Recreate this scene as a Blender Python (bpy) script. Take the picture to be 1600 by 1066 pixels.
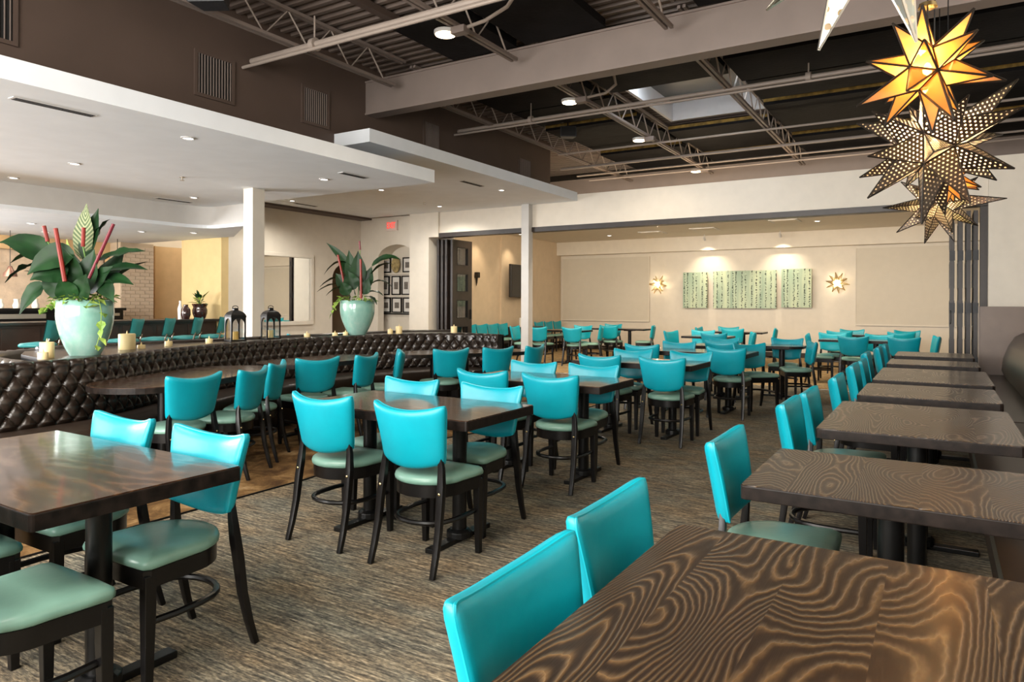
import bpy, bmesh, math, random
from mathutils import Vector, Matrix
R = math.radians
PI = math.pi
random.seed(7)
for o in list(bpy.data.objects):
    bpy.data.objects.remove(o)
SC = bpy.context.scene
COL = SC.collection

# ------------------------------------------------------------------ camera
YAW, ROLL, HC = 0.5503, -0.00338, 1.37
cd = bpy.data.cameras.new('camera')
cd.sensor_width = 36.0
cd.lens = 1088.6 / 1600 * 36
cd.shift_y = -(533 - 473.6) / 1600
cd.clip_start = 0.05
cam = bpy.data.objects.new('camera', cd)
COL.objects.link(cam)
rt = Vector((math.cos(YAW), math.sin(YAW), 0))
fw = Vector((-math.sin(YAW), math.cos(YAW), 0))
up = Vector((0, 0, 1))
c_, s_ = math.cos(ROLL), math.sin(ROLL)
cx = rt * c_ - up * s_
cy = up * c_ + rt * s_
cz = -fw
M = Matrix(((cx.x, cy.x, cz.x, 0), (cx.y, cy.y, cz.y, 0), (cx.z, cy.z, cz.z, HC), (0, 0, 0, 1)))
cam.matrix_world = M
SC.camera = cam

# ------------------------------------------------------------------ world, exposure
W = bpy.data.worlds.new('world')
SC.world = W
W.use_nodes = True
W.node_tree.nodes['Background'].inputs[0].default_value = (0.85, 0.93, 1.0, 1)
W.node_tree.nodes['Background'].inputs[1].default_value = 12.0
vs = SC.view_settings
vs.view_transform = 'Standard'
vs.look = 'None'
vs.gamma = 1.0
vs.exposure = 0.38
vs.use_curve_mapping = False
SC.cycles.use_denoising = True
SC.cycles.max_bounces = 7
SC.cycles.diffuse_bounces = 4
SC.cycles.glossy_bounces = 3
SC.cycles.transparent_max_bounces = 10
SC.cycles.sample_clamp_indirect = 6
SC.cycles.caustics_reflective = False
SC.cycles.caustics_refractive = False


def area(name, loc, tgt, sx, sy, power, col=(1, 1, 1)):
    l = bpy.data.lights.new(name, 'AREA')
    l.shape = 'RECTANGLE'
    l.size, l.size_y = sx, sy
    l.energy = power
    l.color = col
    o = bpy.data.objects.new(name, l)
    COL.objects.link(o)
    o.location = loc
    d = Vector(tgt) - Vector(loc)
    o.rotation_euler = d.to_track_quat('-Z', 'Y').to_euler()
    return o


# daylight through the front windows (behind the camera) and the side windows out of frame
DAY = (1.0, 0.97, 0.93)
area('window_light_front', (-4.0, -3.9, 1.9), (-4.0, 6, 1.5), 8.5, 2.6, 900, DAY)
area('window_light_side', (-14.4, 0.3, 1.6), (-6, 1.5, 1.2), 5.0, 2.2, 900, (0.94, 0.97, 1.0))
# wide area light behind the camera, high between the joists
area('ceiling_light_rear', (-2.8, -1.0, 4.0), (-2.8, 1.2, 0), 5.0, 2.0, 330, (1.0, 0.93, 0.84))
# private room: added fill hidden behind the header
area('private_room_fill', (-4.4, 12.8, 3.12), (-4.4, 16.6, 0), 8.5, 0.9, 350, (1.0, 0.83, 0.62))
# added fills over the bar and kitchen, no fixture behind them
area('bar_fill', (-12.6, 1.2, 2.56), (-11.6, 6.0, 0.4), 3.5, 4.5, 190, (1.0, 0.95, 0.86))  # unseen fill, no window here; brightens the left side
area('kitchen_fill', (-13.6, 5.2, 2.56), (-14.0, 5.6, 1.0), 0.6, 4.5, 150, (1.0, 0.84, 0.66))


area('back_passage_fill', (-14.1, 10.0, 3.2), (-14.1, 9.9, 0), 1.6, 2.4, 26, (1.0, 0.86, 0.66))  # unseen fill added to brighten the wall left of the straw panel


# ------------------------------------------------------------------ helpers
def link(name, me, mat=None, parent=None, kind=None, label=None):
    o = bpy.data.objects.new(name, me)
    COL.objects.link(o)
    if mat is not None:
        for m in (mat if isinstance(mat, (list, tuple)) else [mat]):
            me.materials.append(m)
    if parent is not None:
        o.parent = parent
    if kind:
        o['kind'] = kind
    if label:
        o['label'] = label
    return o


def tag(o, label, cat, group=None):
    o['label'] = label
    o['category'] = cat
    if group:
        o['group'] = group
    return o


def thing(name, label, cat, loc=(0, 0, 0), rz=0.0, group=None):
    o = bpy.data.objects.new(name, None)
    o.empty_display_size = 0.1
    COL.objects.link(o)
    o.location = loc
    o.rotation_euler = (0, 0, rz)
    return tag(o, label, cat, group)


class MB:
    def __init__(self):
        self.v, self.f, self.m = [], [], []
        self.uv = None

    def add(self, vs_, fs, mi=0):
        n = len(self.v)
        self.v += [tuple(p) for p in vs_]
        for f in fs:
            self.f.append(tuple(n + i for i in f))
            self.m.append(mi)
        return self

    def box(self, x0, x1, y0, y1, z0, z1, mi=0):
        x0, x1 = min(x0, x1), max(x0, x1)
        y0, y1 = min(y0, y1), max(y0, y1)
        v = [(x0, y0, z0), (x1, y0, z0), (x1, y1, z0), (x0, y1, z0), (x0, y0, z1), (x1, y0, z1), (x1, y1, z1), (x0, y1, z1)]
        return self.add(v, [(0, 3, 2, 1), (4, 5, 6, 7), (0, 1, 5, 4), (1, 2, 6, 5), (2, 3, 7, 6), (3, 0, 4, 7)], mi)

    def prism(self, pts, z0, z1, mi=0):
        """pts ccw seen from above"""
        n = len(pts)
        v = [(x, y, z0) for x, y in pts] + [(x, y, z1) for x, y in pts]
        f = [tuple(range(n - 1, -1, -1)), tuple(range(n, 2 * n))]
        f += [(i, (i + 1) % n, n + (i + 1) % n, n + i) for i in range(n)]
        return self.add(v, f, mi)

    def rings(self, rings, cap0=True, cap1=True, closed=False, mi=0):
        n = len(rings[0])
        v = [p for r in rings for p in r]
        f = []
        m = len(rings)
        for j in range(m if closed else m - 1):
            a, b = j * n, ((j + 1) % m) * n
            for i in range(n):
                k = (i + 1) % n
                f.append((a + i, a + k, b + k, b + i))
        if not closed:
            if cap0:
                f.append(tuple(range(n - 1, -1, -1)))
            if cap1:
                f.append(tuple(range((m - 1) * n, m * n)))
        return self.add(v, f, mi)

    def tube(self, path, r, n=8, sq=None, closed=False, mi=0, rot=0.0):
        """r: number or list.  sq=(w,d): rectangular section"""
        P = [Vector(p) for p in path]
        m = len(P)
        rs = r if isinstance(r, (list, tuple)) else [r] * m
        rg = []
        ref = None
        for i in range(m):
            if closed:
                t = P[(i + 1) % m] - P[i - 1]
            else:
                t = P[min(i + 1, m - 1)] - P[max(i - 1, 0)]
            t.normalize()
            if ref is None:
                ref = Vector((0, 0, 1)) if abs(t.z) < 0.9 else Vector((0, 1, 0))
            u = ref.cross(t)
            if u.length < 1e-5:
                u = Vector((1, 0, 0)).cross(t)
            u.normalize()
            w = t.cross(u)
            w.normalize()
            ref = w
            k = rs[i]
            if sq:
                a, b = sq[0] / 2 * k, sq[1] / 2 * k
                rg.append([P[i] + u * (a * p) + w * (b * q) for p, q in ((-1, -1), (1, -1), (1, 1), (-1, 1))])
            else:
                rg.append([P[i] + (u * math.cos(2 * PI * j / n + rot) + w * math.sin(2 * PI * j / n + rot)) * k for j in range(n)])
        return self.rings(rg, closed=closed, mi=mi)

    def lathe(self, prof, cx=0, cy=0, n=24, cap0=True, cap1=True, mi=0):
        rg = [[(cx + r * math.cos(2 * PI * i / n), cy + r * math.sin(2 * PI * i / n), z) for i in range(n)] for r, z in prof]
        return self.rings(rg, cap0, cap1, mi=mi)

    def grid(self, fn, nu, nv, mi=0, flip=False):
        v = [fn(i / nu, j / nv) for j in range(nv + 1) for i in range(nu + 1)]
        f = []
        for j in range(nv):
            for i in range(nu):
                a = j * (nu + 1) + i
                q = (a, a + 1, a + nu + 2, a + nu + 1)
                f.append(q[::-1] if flip else q)
        return self.add(v, f, mi)

    def xf(self, mat):
        self.v = [tuple(mat @ Vector(p)) for p in self.v]
        return self

    def mesh(self, name, smooth=False, bevel=0.0, seg=2, angle=35):
        me = bpy.data.meshes.new(name)
        me.from_pydata(self.v, [], self.f)
        me.polygons.foreach_set('material_index', self.m)
        bm = bmesh.new()
        bm.from_mesh(me)
        bmesh.ops.recalc_face_normals(bm, faces=bm.faces)
        if bevel > 0:
            ed = [e for e in bm.edges if len(e.link_faces) == 2 and e.calc_face_angle(0) > R(30)]
            bmesh.ops.bevel(bm, geom=ed, offset=bevel, segments=seg, affect='EDGES', profile=0.6, clamp_overlap=True)
        bm.to_mesh(me)
        bm.free()
        if smooth:
            me.polygons.foreach_set('use_smooth', [True] * len(me.polygons))
            me.set_sharp_from_angle(angle=R(angle))
        me.update()
        return me

    def obj(self, name, mat, parent=None, smooth=False, bevel=0.0, seg=2, kind=None, label=None, angle=35):
        return link(name, self.mesh(name, smooth, bevel, seg, angle), mat, parent, kind, label)


def copy_tree(o, parent=None):
    c = o.copy()
    COL.objects.link(c)
    if parent is not None:
        c.parent = parent
    for ch in KIDS.get(o.name, None) or o.children:
        copy_tree(ch, c)
    return c


KIDS = {}

# ------------------------------------------------------------------ materials
MATS = {}


def mat(name, base=(0.5, 0.5, 0.5), rough=0.5, metal=0.0, coat=0.0, emit=None, es=0.0, spec=0.5, coat_rough=0.1):
    m = bpy.data.materials.new(name)
    m.use_nodes = True
    b = m.node_tree.nodes['Principled BSDF']
    b.inputs['Base Color'].default_value = (*base, 1)
    b.inputs['Roughness'].default_value = rough
    b.inputs['Metallic'].default_value = metal
    b.inputs['Coat Weight'].default_value = coat
    b.inputs['Coat Roughness'].default_value = coat_rough
    b.inputs['Specular IOR Level'].default_value = spec
    if emit:
        b.inputs['Emission Color'].default_value = (*emit, 1)
        b.inputs['Emission Strength'].default_value = es
    MATS[name] = m
    return m


class NT:
    def __init__(self, m):
        self.t = m.node_tree
        self.b = self.t.nodes['Principled BSDF']

    def n(self, typ, **kw):
        x = self.t.nodes.new(typ)
        for k, v in kw.items():
            if k.startswith('i_'):
                key = k[2:]
                key = int(key) if key.isdigit() else key.replace('_', ' ')
                if hasattr(v, 'node'):
                    self.t.links.new(v, x.inputs[key])
                else:
                    x.inputs[key].default_value = v
            else:
                setattr(x, k, v)
        return x

    def l(self, a, b):
        self.t.links.new(a, b)

    def coords(self, kind='Object', scale=(1, 1, 1), rot=(0, 0, 0), loc=(0, 0, 0)):
        tc = self.n('ShaderNodeTexCoord')
        mp = self.n('ShaderNodeMapping')
        mp.inputs['Scale'].default_value = scale
        mp.inputs['Rotation'].default_value = rot
        mp.inputs['Location'].default_value = loc
        self.l(tc.outputs[kind], mp.inputs[0])
        return mp.outputs[0]

    def noise(self, vec, scale=5, detail=3, rough=0.5, dist=0.0):
        return self.n('ShaderNodeTexNoise', i_Vector=vec, i_Scale=scale, i_Detail=detail, i_Roughness=rough, i_Distortion=dist).outputs['Fac']

    def ramp(self, fac, stops, interp='LINEAR'):
        r = self.n('ShaderNodeValToRGB')
        r.color_ramp.interpolation = interp
        e = r.color_ramp.elements
        while len(e) < len(stops):
            e.new(0.5)
        for k, (p, c) in enumerate(stops):
            e[k].position = p
            e[k].color = (*c, 1) if len(c) == 3 else c
        self.l(fac, r.inputs[0])
        return r.outputs[0]

    def math(self, op, a, b=None, c=None):
        x = self.n('ShaderNodeMath', operation=op)
        for k, v in enumerate((a, b, c)):
            if v is None:
                continue
            if hasattr(v, 'node'):
                self.l(v, x.inputs[k])
            else:
                x.inputs[k].default_value = v
        return x.outputs[0]

    def mix(self, fac, a, b, blend='MIX'):
        x = self.n('ShaderNodeMix', data_type='RGBA', blend_type=blend)
        for key, v in ((0, fac), (6, a), (7, b)):
            if hasattr(v, 'node'):
                self.l(v, x.inputs[key])
            else:
                x.inputs[key].default_value = v if key == 0 else ((*v, 1) if len(v) == 3 else v)
        return x.outputs[2]

    def bump(self, h, strength=0.3, dist=0.01):
        x = self.n('ShaderNodeBump', i_Strength=strength, i_Distance=dist)
        self.l(h, x.inputs['Height'])
        self.l(x.outputs[0], self.b.inputs['Normal'])
        return x

    def base(self, c):
        self.l(c, self.b.inputs['Base Color'])

    def rough(self, c):
        self.l(c, self.b.inputs['Roughness'])


def soft(name, base, rough, var=0.08, scale=6, bump=0.1, bscale=60, bdist=0.002, **kw):
    """plain surface with slight mottling and fine relief"""
    m = mat(name, base, rough, **kw)
    t = NT(m)
    v = t.coords()
    n = t.noise(v, scale, 4)
    lo = tuple(c * (1 - var) for c in base)
    hi = tuple(min(1, c * (1 + var)) for c in base)
    t.base(t.ramp(n, [(0.3, lo), (0.7, hi)]))
    if bump:
        t.bump(t.noise(v, bscale, 3), bump, bdist)
    return m


wall_cream = soft('cream_paint', (0.70, 0.645, 0.555), 0.7, 0.03)
wall_warm = soft('warm_cream_paint', (0.62, 0.50, 0.36), 0.7, 0.04)
wall_orange = soft('apricot_paint', (0.66, 0.45, 0.24), 0.7, 0.05)
wall_yellow = soft('straw_paint', (0.66, 0.50, 0.24), 0.7, 0.04)
white_paint = soft('white_ceiling_paint', (0.79, 0.835, 0.885), 0.75, 0.03, 3)
grey_paint = soft('pale_grey_paint', (0.56, 0.55, 0.53), 0.7, 0.03)
brown_paint = soft('brown_paint', (0.084, 0.057, 0.045), 0.55, 0.08, 2, 0.15, 30)
taupe_paint = soft('taupe_steel_paint', (0.205, 0.165, 0.145), 0.5, 0.06, 3, 0.1, 30)
taupe_light = soft('light_taupe_paint', (0.30, 0.25, 0.215), 0.5, 0.05)
deck_mat = soft('deck_paint', (0.135, 0.103, 0.086), 0.5, 0.1, 3, 0.1)
black_board = soft('black_insulation_facing', (0.009, 0.0085, 0.009), 0.7, 0.3, 3, 0.3, 20, 0.01, spec=0.1)
mustard_edge = soft('mustard_fibreglass_edge', (0.22, 0.14, 0.03), 0.9, 0.5, 12)
black_wood = soft('black_lacquered_wood', (0.0045, 0.004, 0.004), 0.3, 0.2, 8, 0.1, 40, spec=0.35)
black_metal = soft('black_cast_metal', (0.005, 0.005, 0.005), 0.32, 0.2, 8, 0.1, 60, spec=0.35)
dark_metal = mat('dark_bronze_metal', (0.03, 0.025, 0.02), 0.45, 0.6)
brass = mat('brass', (0.75, 0.6, 0.3), 0.25, 1.0)
nickel = mat('nickel', (0.7, 0.68, 0.62), 0.25, 1.0)
cap_metal = mat('brushed_cap', (0.4, 0.36, 0.3), 0.35, 1.0)
espresso = soft('espresso_stained_wood', (0.018, 0.010, 0.007), 0.35, 0.3, 8, 0.15, 30, coat=0.2)
black_slot = mat('vent_shade_grille_black', (0.01, 0.01, 0.01), 0.9)  # black standing in for shade inside the vents; also the speaker grille
vent_white = mat('vent_white', (0.62, 0.61, 0.6), 0.5)
sconce_w = mat('lamp_disc', (0.9, 0.85, 0.75), 0.5, emit=(1.0, 0.78, 0.5), es=9.0)
lamp_w = mat('downlight_lens', (0.9, 0.9, 0.9), 0.4, emit=(1.0, 0.95, 0.88), es=4.5)
bulb_m = mat('bulb_glass', (1, 0.9, 0.7), 0.3, emit=(1.0, 0.62, 0.24), es=28)
exit_red = mat('exit_letters', (0.7, 0.04, 0.03), 0.5, emit=(1.0, 0.07, 0.05), es=0.8)
exit_box = mat('exit_housing', (0.72, 0.60, 0.55), 0.5)
wax = soft('candle_wax', (0.82, 0.66, 0.34), 0.45, 0.05, 12)
wick = mat('wick', (0.05, 0.04, 0.03), 0.9)
celadon = None


def make_special():
    global celadon, vinyl, seat_vinyl, wood_dark, wood_gold, edge_wood, leather, carpet, gold_carpet, leaf_m, leaf_pale, pothos_m, art_m, plank_door, brick_white, glassm, amber, perf, perf_big, back_carpet, leather_smooth, piping_m, bench_brown, screen_m, tv_m, mirror_m, paper_m, top_edge_m
    # glazed celadon ceramic
    m = mat('celadon_glaze', (0.25, 0.47, 0.40), 0.12, coat=0.6)
    t = NT(m)
    v = t.coords(scale=(1, 1, 0.5))
    t.base(t.ramp(t.noise(v, 7, 5, 0.6), [(0.3, (0.19, 0.42, 0.35)), (0.55, (0.28, 0.50, 0.43)), (0.75, (0.42, 0.56, 0.50))]))
    t.bump(t.noise(v, 10, 2), 0.12, 0.01)
    celadon = m
    # turquoise vinyl
    m = mat('turquoise_vinyl', (0.0, 0.35, 0.44), 0.36, spec=0.45)
    t = NT(m)
    v = t.coords()
    t.base(t.ramp(t.noise(v, 5, 3), [(0.3, (0.0, 0.265, 0.345)), (0.7, (0.0, 0.315, 0.40))]))
    t.bump(t.math('ADD', t.noise(v, 9, 2), t.math('MULTIPLY', t.noise(v, 160, 2), 0.05)), 0.25, 0.01)
    vinyl = m
    piping_m = mat('turquoise_piping', (0.0, 0.34, 0.43), 0.35)
    m = mat('seafoam_vinyl', (0.14, 0.36, 0.28), 0.3, spec=0.5)
    t = NT(m)
    v = t.coords()
    t.base(t.ramp(t.noise(v, 4, 4), [(0.3, (0.15, 0.29, 0.235)), (0.7, (0.20, 0.36, 0.295))]))
    t.bump(t.noise(v, 8, 3), 0.3, 0.012)
    seat_vinyl = m

    # stained wood tabletops
    def wood(name, dark, mid, lite, wscale, rough, contrast, bumps, rot=0.0, plank=0.0, cr=0.08):
        m = mat(name, mid, rough, coat=0.6, coat_rough=cr, spec=0.35)
        t = NT(m)
        info = t.n('ShaderNodeObjectInfo')
        tc = t.n('ShaderNodeTexCoord')
        mp = t.n('ShaderNodeMapping')
        mp.inputs['Rotation'].default_value = (0, 0, rot)
        t.l(tc.outputs['Object'], mp.inputs[0])
        off = t.n('ShaderNodeVectorMath', operation='ADD')
        t.l(mp.outputs[0], off.inputs[0])
        cmb = t.n('ShaderNodeCombineXYZ')
        t.l(t.math('MULTIPLY', info.outputs['Random'], 37.0), cmb.inputs[0])
        t.l(t.math('MULTIPLY', info.outputs['Random'], 91.0), cmb.inputs[1])
        t.l(cmb.outputs[0], off.inputs[1])
        v0 = off.outputs[0]
        # boards: offset the pattern per board
        sx = t.n('ShaderNodeSeparateXYZ')
        t.l(v0, sx.inputs[0])
        bd = t.math('FLOOR', t.math('MULTIPLY', sx.outputs[0], 1 / 0.19))
        bo = t.n('ShaderNodeTexWhiteNoise', noise_dimensions='1D')
        t.l(bd, bo.inputs['W'])
        c2 = t.n('ShaderNodeCombineXYZ')
        t.l(t.math('ADD', sx.outputs[0], t.math('MULTIPLY', bo.outputs['Value'], 3 * plank)), c2.inputs[0])
        t.l(t.math('ADD', t.math('MULTIPLY', sx.outputs[1], 0.27), t.math('MULTIPLY', bo.outputs['Value'], 9 * plank)), c2.inputs[1])
        t.l(sx.outputs[2], c2.inputs[2])
        v = c2.outputs[0]
        warp = t.noise(v, 2.6, 1.5, 0.45, 0.3)
        warp2 = t.noise(v, 16, 3, 0.6)
        k = t.math('ADD', t.math('MULTIPLY', warp, wscale), t.math('ADD', t.math('MULTIPLY', warp2, 1.3), t.math('MULTIPLY', t.noise(v, 60, 2), 0.35)))
        fr = t.math('FRACT', k)
        tri = t.math('ABSOLUTE', t.math('SUBTRACT', t.math('MULTIPLY', fr, 2.0), 1.0))
        ring = t.math('POWER', tri, 2.8)
        sepo = t.n('ShaderNodeMapping')
        sepo.inputs['Scale'].default_value = (260, 7, 1)
        t.l(v0, sepo.inputs[0])
        fine = t.noise(sepo.outputs[0], 1.0, 3, 0.6)
        patch = t.noise(v0, 2.0, 2)
        amt = t.math('MULTIPLY', ring, t.math('MULTIPLY_ADD', patch, 1.2, contrast - 0.45))
        col = t.mix(amt, dark, lite)
        col = t.mix(t.math('MULTIPLY', fine, 0.45), col, mid)
        t.base(col)
        t.rough(t.math('MULTIPLY_ADD', ring, -0.12, rough + 0.06))
        hgt = t.math('ADD', ring, t.math('MULTIPLY', fine, 0.35))
        t.bump(hgt, bumps, 0.002)
        return m
    wood_dark = wood('umber_stained_ash', (0.026, 0.012, 0.007), (0.070, 0.030, 0.015), (0.16, 0.078, 0.036), 18.0, 0.20, 0.58, 0.2, R(90), 1.0)
    wood_gold = wood('wire_brushed_ash', (0.011, 0.0058, 0.0034), (0.030, 0.015, 0.008), (0.21, 0.122, 0.052), 66.0, 0.34, 0.60, 0.9, 0.0, 1.0, 0.2)
    edge_wood = soft('worn_dark_edge', (0.011, 0.0075, 0.006), 0.38, 0.6, 25, 0.2, 40, spec=0.2)
    top_edge_m = edge_wood

    # tufted leather
    m = mat('chocolate_leather', (0.020, 0.022, 0.016), 0.26, spec=0.6)
    t = NT(m)
    v = t.coords()
    t.base(t.ramp(t.noise(v, 10, 3), [(0.3, (0.010, 0.006, 0.004)), (0.7, (0.022, 0.014, 0.010))]))
    t.bump(t.noise(v, 45, 4), 0.25, 0.004)
    leather = m
    leather_smooth = soft('brown_bench_vinyl', (0.036, 0.024, 0.017), 0.36, 0.15, 4, 0.15, 20)
    bench_brown = soft('taupe_laminate', (0.17, 0.125, 0.10), 0.4, 0.1, 4, 0.1)

    # carpet: broken weft streaks across the room
    def carp(name, cols, sx, sy, blotch, bl_amt):
        m = mat(name, cols[1], 0.95, spec=0.15)
        t = NT(m)
        a = t.noise(t.coords(scale=(sx, sy, 1)), 1.0, 3, 0.65)
        b = t.noise(t.coords(scale=(sx * 6, sy * 1.6, 1)), 1.0, 2, 0.6)
        st = t.math('ADD', t.math('MULTIPLY', a, 0.62), t.math('MULTIPLY', b, 0.38))
        c = t.ramp(st, [(0.34, cols[0]), (0.47, cols[1]), (0.56, cols[2]), (0.68, cols[3])])
        bl = t.noise(t.coords(scale=(1, 1, 1)), blotch, 3)
        hue = t.ramp(t.noise(t.coords(scale=(1.0, 2.2, 1), loc=(3, 7, 0)), 2.1, 2), [(0.35, (0.90, 0.97, 1.0)), (0.65, (1.12, 1.0, 0.86))])
        c = t.mix(1.0, c, hue, 'MULTIPLY')
        br = t.ramp(bl, [(0.3, (1 - bl_amt,) * 3), (0.7, (1 + bl_amt,) * 3)])
        c = t.mix(1.0, c, br, 'MULTIPLY')
        t.base(c)
        t.bump(st, 0.9, 0.006)
        return m
    carpet = carp('woven_grey_brown_carpet', [(0.034, 0.031, 0.027), (0.115, 0.102, 0.082), (0.245, 0.208, 0.15), (0.50, 0.43, 0.32)], 6, 62, 1.6, 0.16)
    back_carpet = carp('tan_carpet', [(0.14, 0.095, 0.05), (0.26, 0.18, 0.095), (0.36, 0.26, 0.14), (0.46, 0.34, 0.2)], 6, 12, 2.0, 0.2)
    m = mat('mottled_gold_carpet', (0.2, 0.12, 0.05), 0.9, spec=0.15)
    t = NT(m)
    v = t.coords(scale=(1, 1, 1))
    n1 = t.noise(v, 3.2, 6, 0.68, 0.6)
    n2 = t.noise(v, 60, 2)
    t.base(t.mix(t.math('MULTIPLY', n2, 0.5), t.ramp(n1, [(0.38, (0.055, 0.028, 0.012)), (0.5, (0.17, 0.095, 0.036)), (0.58, (0.30, 0.18, 0.075)), (0.7, (0.50, 0.35, 0.19))]), (0.12, 0.06, 0.02)))
    t.bump(n2, 0.5, 0.004)
    gold_carpet = m

    # leaves
    def leafmat(name, a, b, rough, tr, stripe=0):
        m = mat(name, a, rough, spec=0.25)
        t = NT(m)
        v = t.coords()
        c = t.ramp(t.noise(v, 6, 3), [(0.3, a), (0.7, b)])
        t.base(c)
        if stripe:
            uv = t.coords('UV', (1, 1, 1))
            sp = t.n('ShaderNodeSeparateXYZ')
            t.l(uv, sp.inputs[0])
            side = t.math('ABSOLUTE', t.math('SUBTRACT', sp.outputs[0], 0.5))
            w = t.math('SINE', t.math('MULTIPLY', t.math('SUBTRACT', sp.outputs[1], t.math('MULTIPLY', side, 0.35)), 80.0))
            c = t.mix(t.math('GREATER_THAN', w, 0.1), (0.07, 0.11, 0.045), (0.27, 0.30, 0.16))
            t.base(c)
        return m
    leaf_m = leafmat('dark_green_leaf', (0.004, 0.020, 0.006), (0.011, 0.050, 0.012), 0.42, 0)
    leaf_pale = leafmat('pale_striped_leaf', (0.3, 0.36, 0.15), (0.4, 0.45, 0.2), 0.5, 0, 1)
    pothos_m = leafmat('lime_pothos_leaf', (0.10, 0.24, 0.03), (0.38, 0.48, 0.10), 0.4, 0)

    # painted birch-like panels
    m = mat('green_birch_panel', (0.5, 0.6, 0.45), 0.6)
    t = NT(m)
    v = t.coords('Generated', (1, 1, 1))
    tc = t.n('ShaderNodeTexCoord')
    sp = t.n('ShaderNodeSeparateXYZ')
    t.l(tc.outputs['Object'], sp.inputs[0])
    x = t.math('MULTIPLY', sp.outputs[0], 1 / 0.125)
    ci = t.math('FLOOR', x)
    cf = t.math('SUBTRACT', t.math('FRACT', x), 0.5)
    wn = t.n('ShaderNodeTexWhiteNoise', noise_dimensions='1D')
    t.l(t.math('ADD', ci, 51.3), wn.inputs['W'])
    jit = t.math('MULTIPLY', t.math('SUBTRACT', wn.outputs['Value'], 0.5), 0.45)
    cw = t.noise(t.coords(scale=(1, 1, 6)), 2.2, 2)
    d = t.math('ABSOLUTE', t.math('ADD', t.math('SUBTRACT', cf, jit), t.math('MULTIPLY', t.math('SUBTRACT', cw, 0.5), 0.35)))
    blob = t.noise(t.coords(scale=(18, 1, 34)), 1.0, 2)
    dot = t.math('LESS_THAN', d, t.math('MULTIPLY', t.math('SUBTRACT', blob, 0.46), 1.1))
    tint = t.ramp(t.noise(t.coords(scale=(5, 1, 0.7)), 1.0, 3), [(0.3, (0.22, 0.34, 0.26)), (0.5, (0.42, 0.52, 0.38)), (0.68, (0.56, 0.64, 0.44))])
    t.base(t.mix(dot, tint, (0.035, 0.055, 0.04)))
    art_m = m
    plank_door = soft('dark_oak_door', (0.022, 0.015, 0.012), 0.4, 0.3, 6, 0.3, 25)
    brick_white = soft('whitewashed_brick', (0.62, 0.50, 0.38), 0.75, 0.15, 6, 0.4, 30, 0.01)
    screen_m = soft('pale_projection_fabric', (0.60, 0.55, 0.46), 0.7, 0.02)
    tv_m = mat('television_black', (0.018, 0.016, 0.015), 0.35)
    mirror_m = mat('mirror_silvering', (0.85, 0.85, 0.82), 0.02, 1.0)
    paper_m = soft('framed_print_paper', (0.72, 0.70, 0.66), 0.6, 0.05)

    # clear glass
    m = bpy.data.materials.new('clear_glass')
    m.use_nodes = True
    nt = m.node_tree
    nt.nodes.clear()
    out = nt.nodes.new('ShaderNodeOutputMaterial')
    mx = nt.nodes.new('ShaderNodeMixShader')
    tr = nt.nodes.new('ShaderNodeBsdfTransparent')
    gl = nt.nodes.new('ShaderNodeBsdfGlossy')
    gl.inputs['Roughness'].default_value = 0.03
    mx.inputs[0].default_value = 0.12
    nt.links.new(tr.outputs[0], mx.inputs[1])
    nt.links.new(gl.outputs[0], mx.inputs[2])
    nt.links.new(mx.outputs[0], out.inputs[0])
    glassm = m
    # amber seeded glass: translucent + transparent + gloss
    m = bpy.data.materials.new('amber_glass')
    m.use_nodes = True
    nt = m.node_tree
    nt.nodes.clear()
    out = nt.nodes.new('ShaderNodeOutputMaterial')
    a = nt.nodes.new('ShaderNodeBsdfTranslucent')
    a.inputs[0].default_value = (1.0, 0.52, 0.15, 1)
    b = nt.nodes.new('ShaderNodeBsdfTransparent')
    b.inputs[0].default_value = (1.0, 0.72, 0.36, 1)
    g = nt.nodes.new('ShaderNodeBsdfGlossy')
    g.inputs['Roughness'].default_value = 0.08
    df = nt.nodes.new('ShaderNodeBsdfDiffuse')
    df.inputs[0].default_value = (0.62, 0.31, 0.09, 1)
    m0 = nt.nodes.new('ShaderNodeMixShader')
    m0.inputs[0].default_value = 0.35
    nt.links.new(a.outputs[0], m0.inputs[1])
    nt.links.new(df.outputs[0], m0.inputs[2])
    m1 = nt.nodes.new('ShaderNodeMixShader')
    m1.inputs[0].default_value = 0.36
    nt.links.new(m0.outputs[0], m1.inputs[1])
    nt.links.new(b.outputs[0], m1.inputs[2])
    m2 = nt.nodes.new('ShaderNodeMixShader')
    m2.inputs[0].default_value = 0.07
    nt.links.new(m1.outputs[0], m2.inputs[1])
    nt.links.new(g.outputs[0], m2.inputs[2])
    nt.links.new(m2.outputs[0], out.inputs[0])
    amber = m
    def punched(nm, colr, pitch, rad_):
        m = mat(nm, colr, 0.35, 0.9)
        t = NT(m)
        uv = t.coords('UV', (1, 1, 1))
        sp = t.n('ShaderNodeSeparateXYZ')
        t.l(uv, sp.inputs[0])
        P_ = pitch
        uu = t.math('MULTIPLY', sp.outputs[0], 1 / P_)
        vv = t.math('MULTIPLY', sp.outputs[1], 1 / P_)
        row = t.math('FLOOR', vv)
        uu = t.math('ADD', uu, t.math('MULTIPLY', t.math('MODULO', row, 2.0), 0.5))
        du = t.math('SUBTRACT', t.math('FRACT', uu), 0.5)
        dv = t.math('SUBTRACT', t.math('FRACT', vv), 0.5)
        dd = t.math('SQRT', t.math('ADD', t.math('MULTIPLY', du, du), t.math('MULTIPLY', dv, dv)))
        hole = t.math('LESS_THAN', dd, rad_)
        tl = t.n('ShaderNodeBsdfTranslucent')
        tl.inputs[0].default_value = (1.0, 0.95, 0.85, 1)
        tp = t.n('ShaderNodeBsdfTransparent')
        mm = t.n('ShaderNodeMixShader')
        mm.inputs[0].default_value = 0.25
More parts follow.
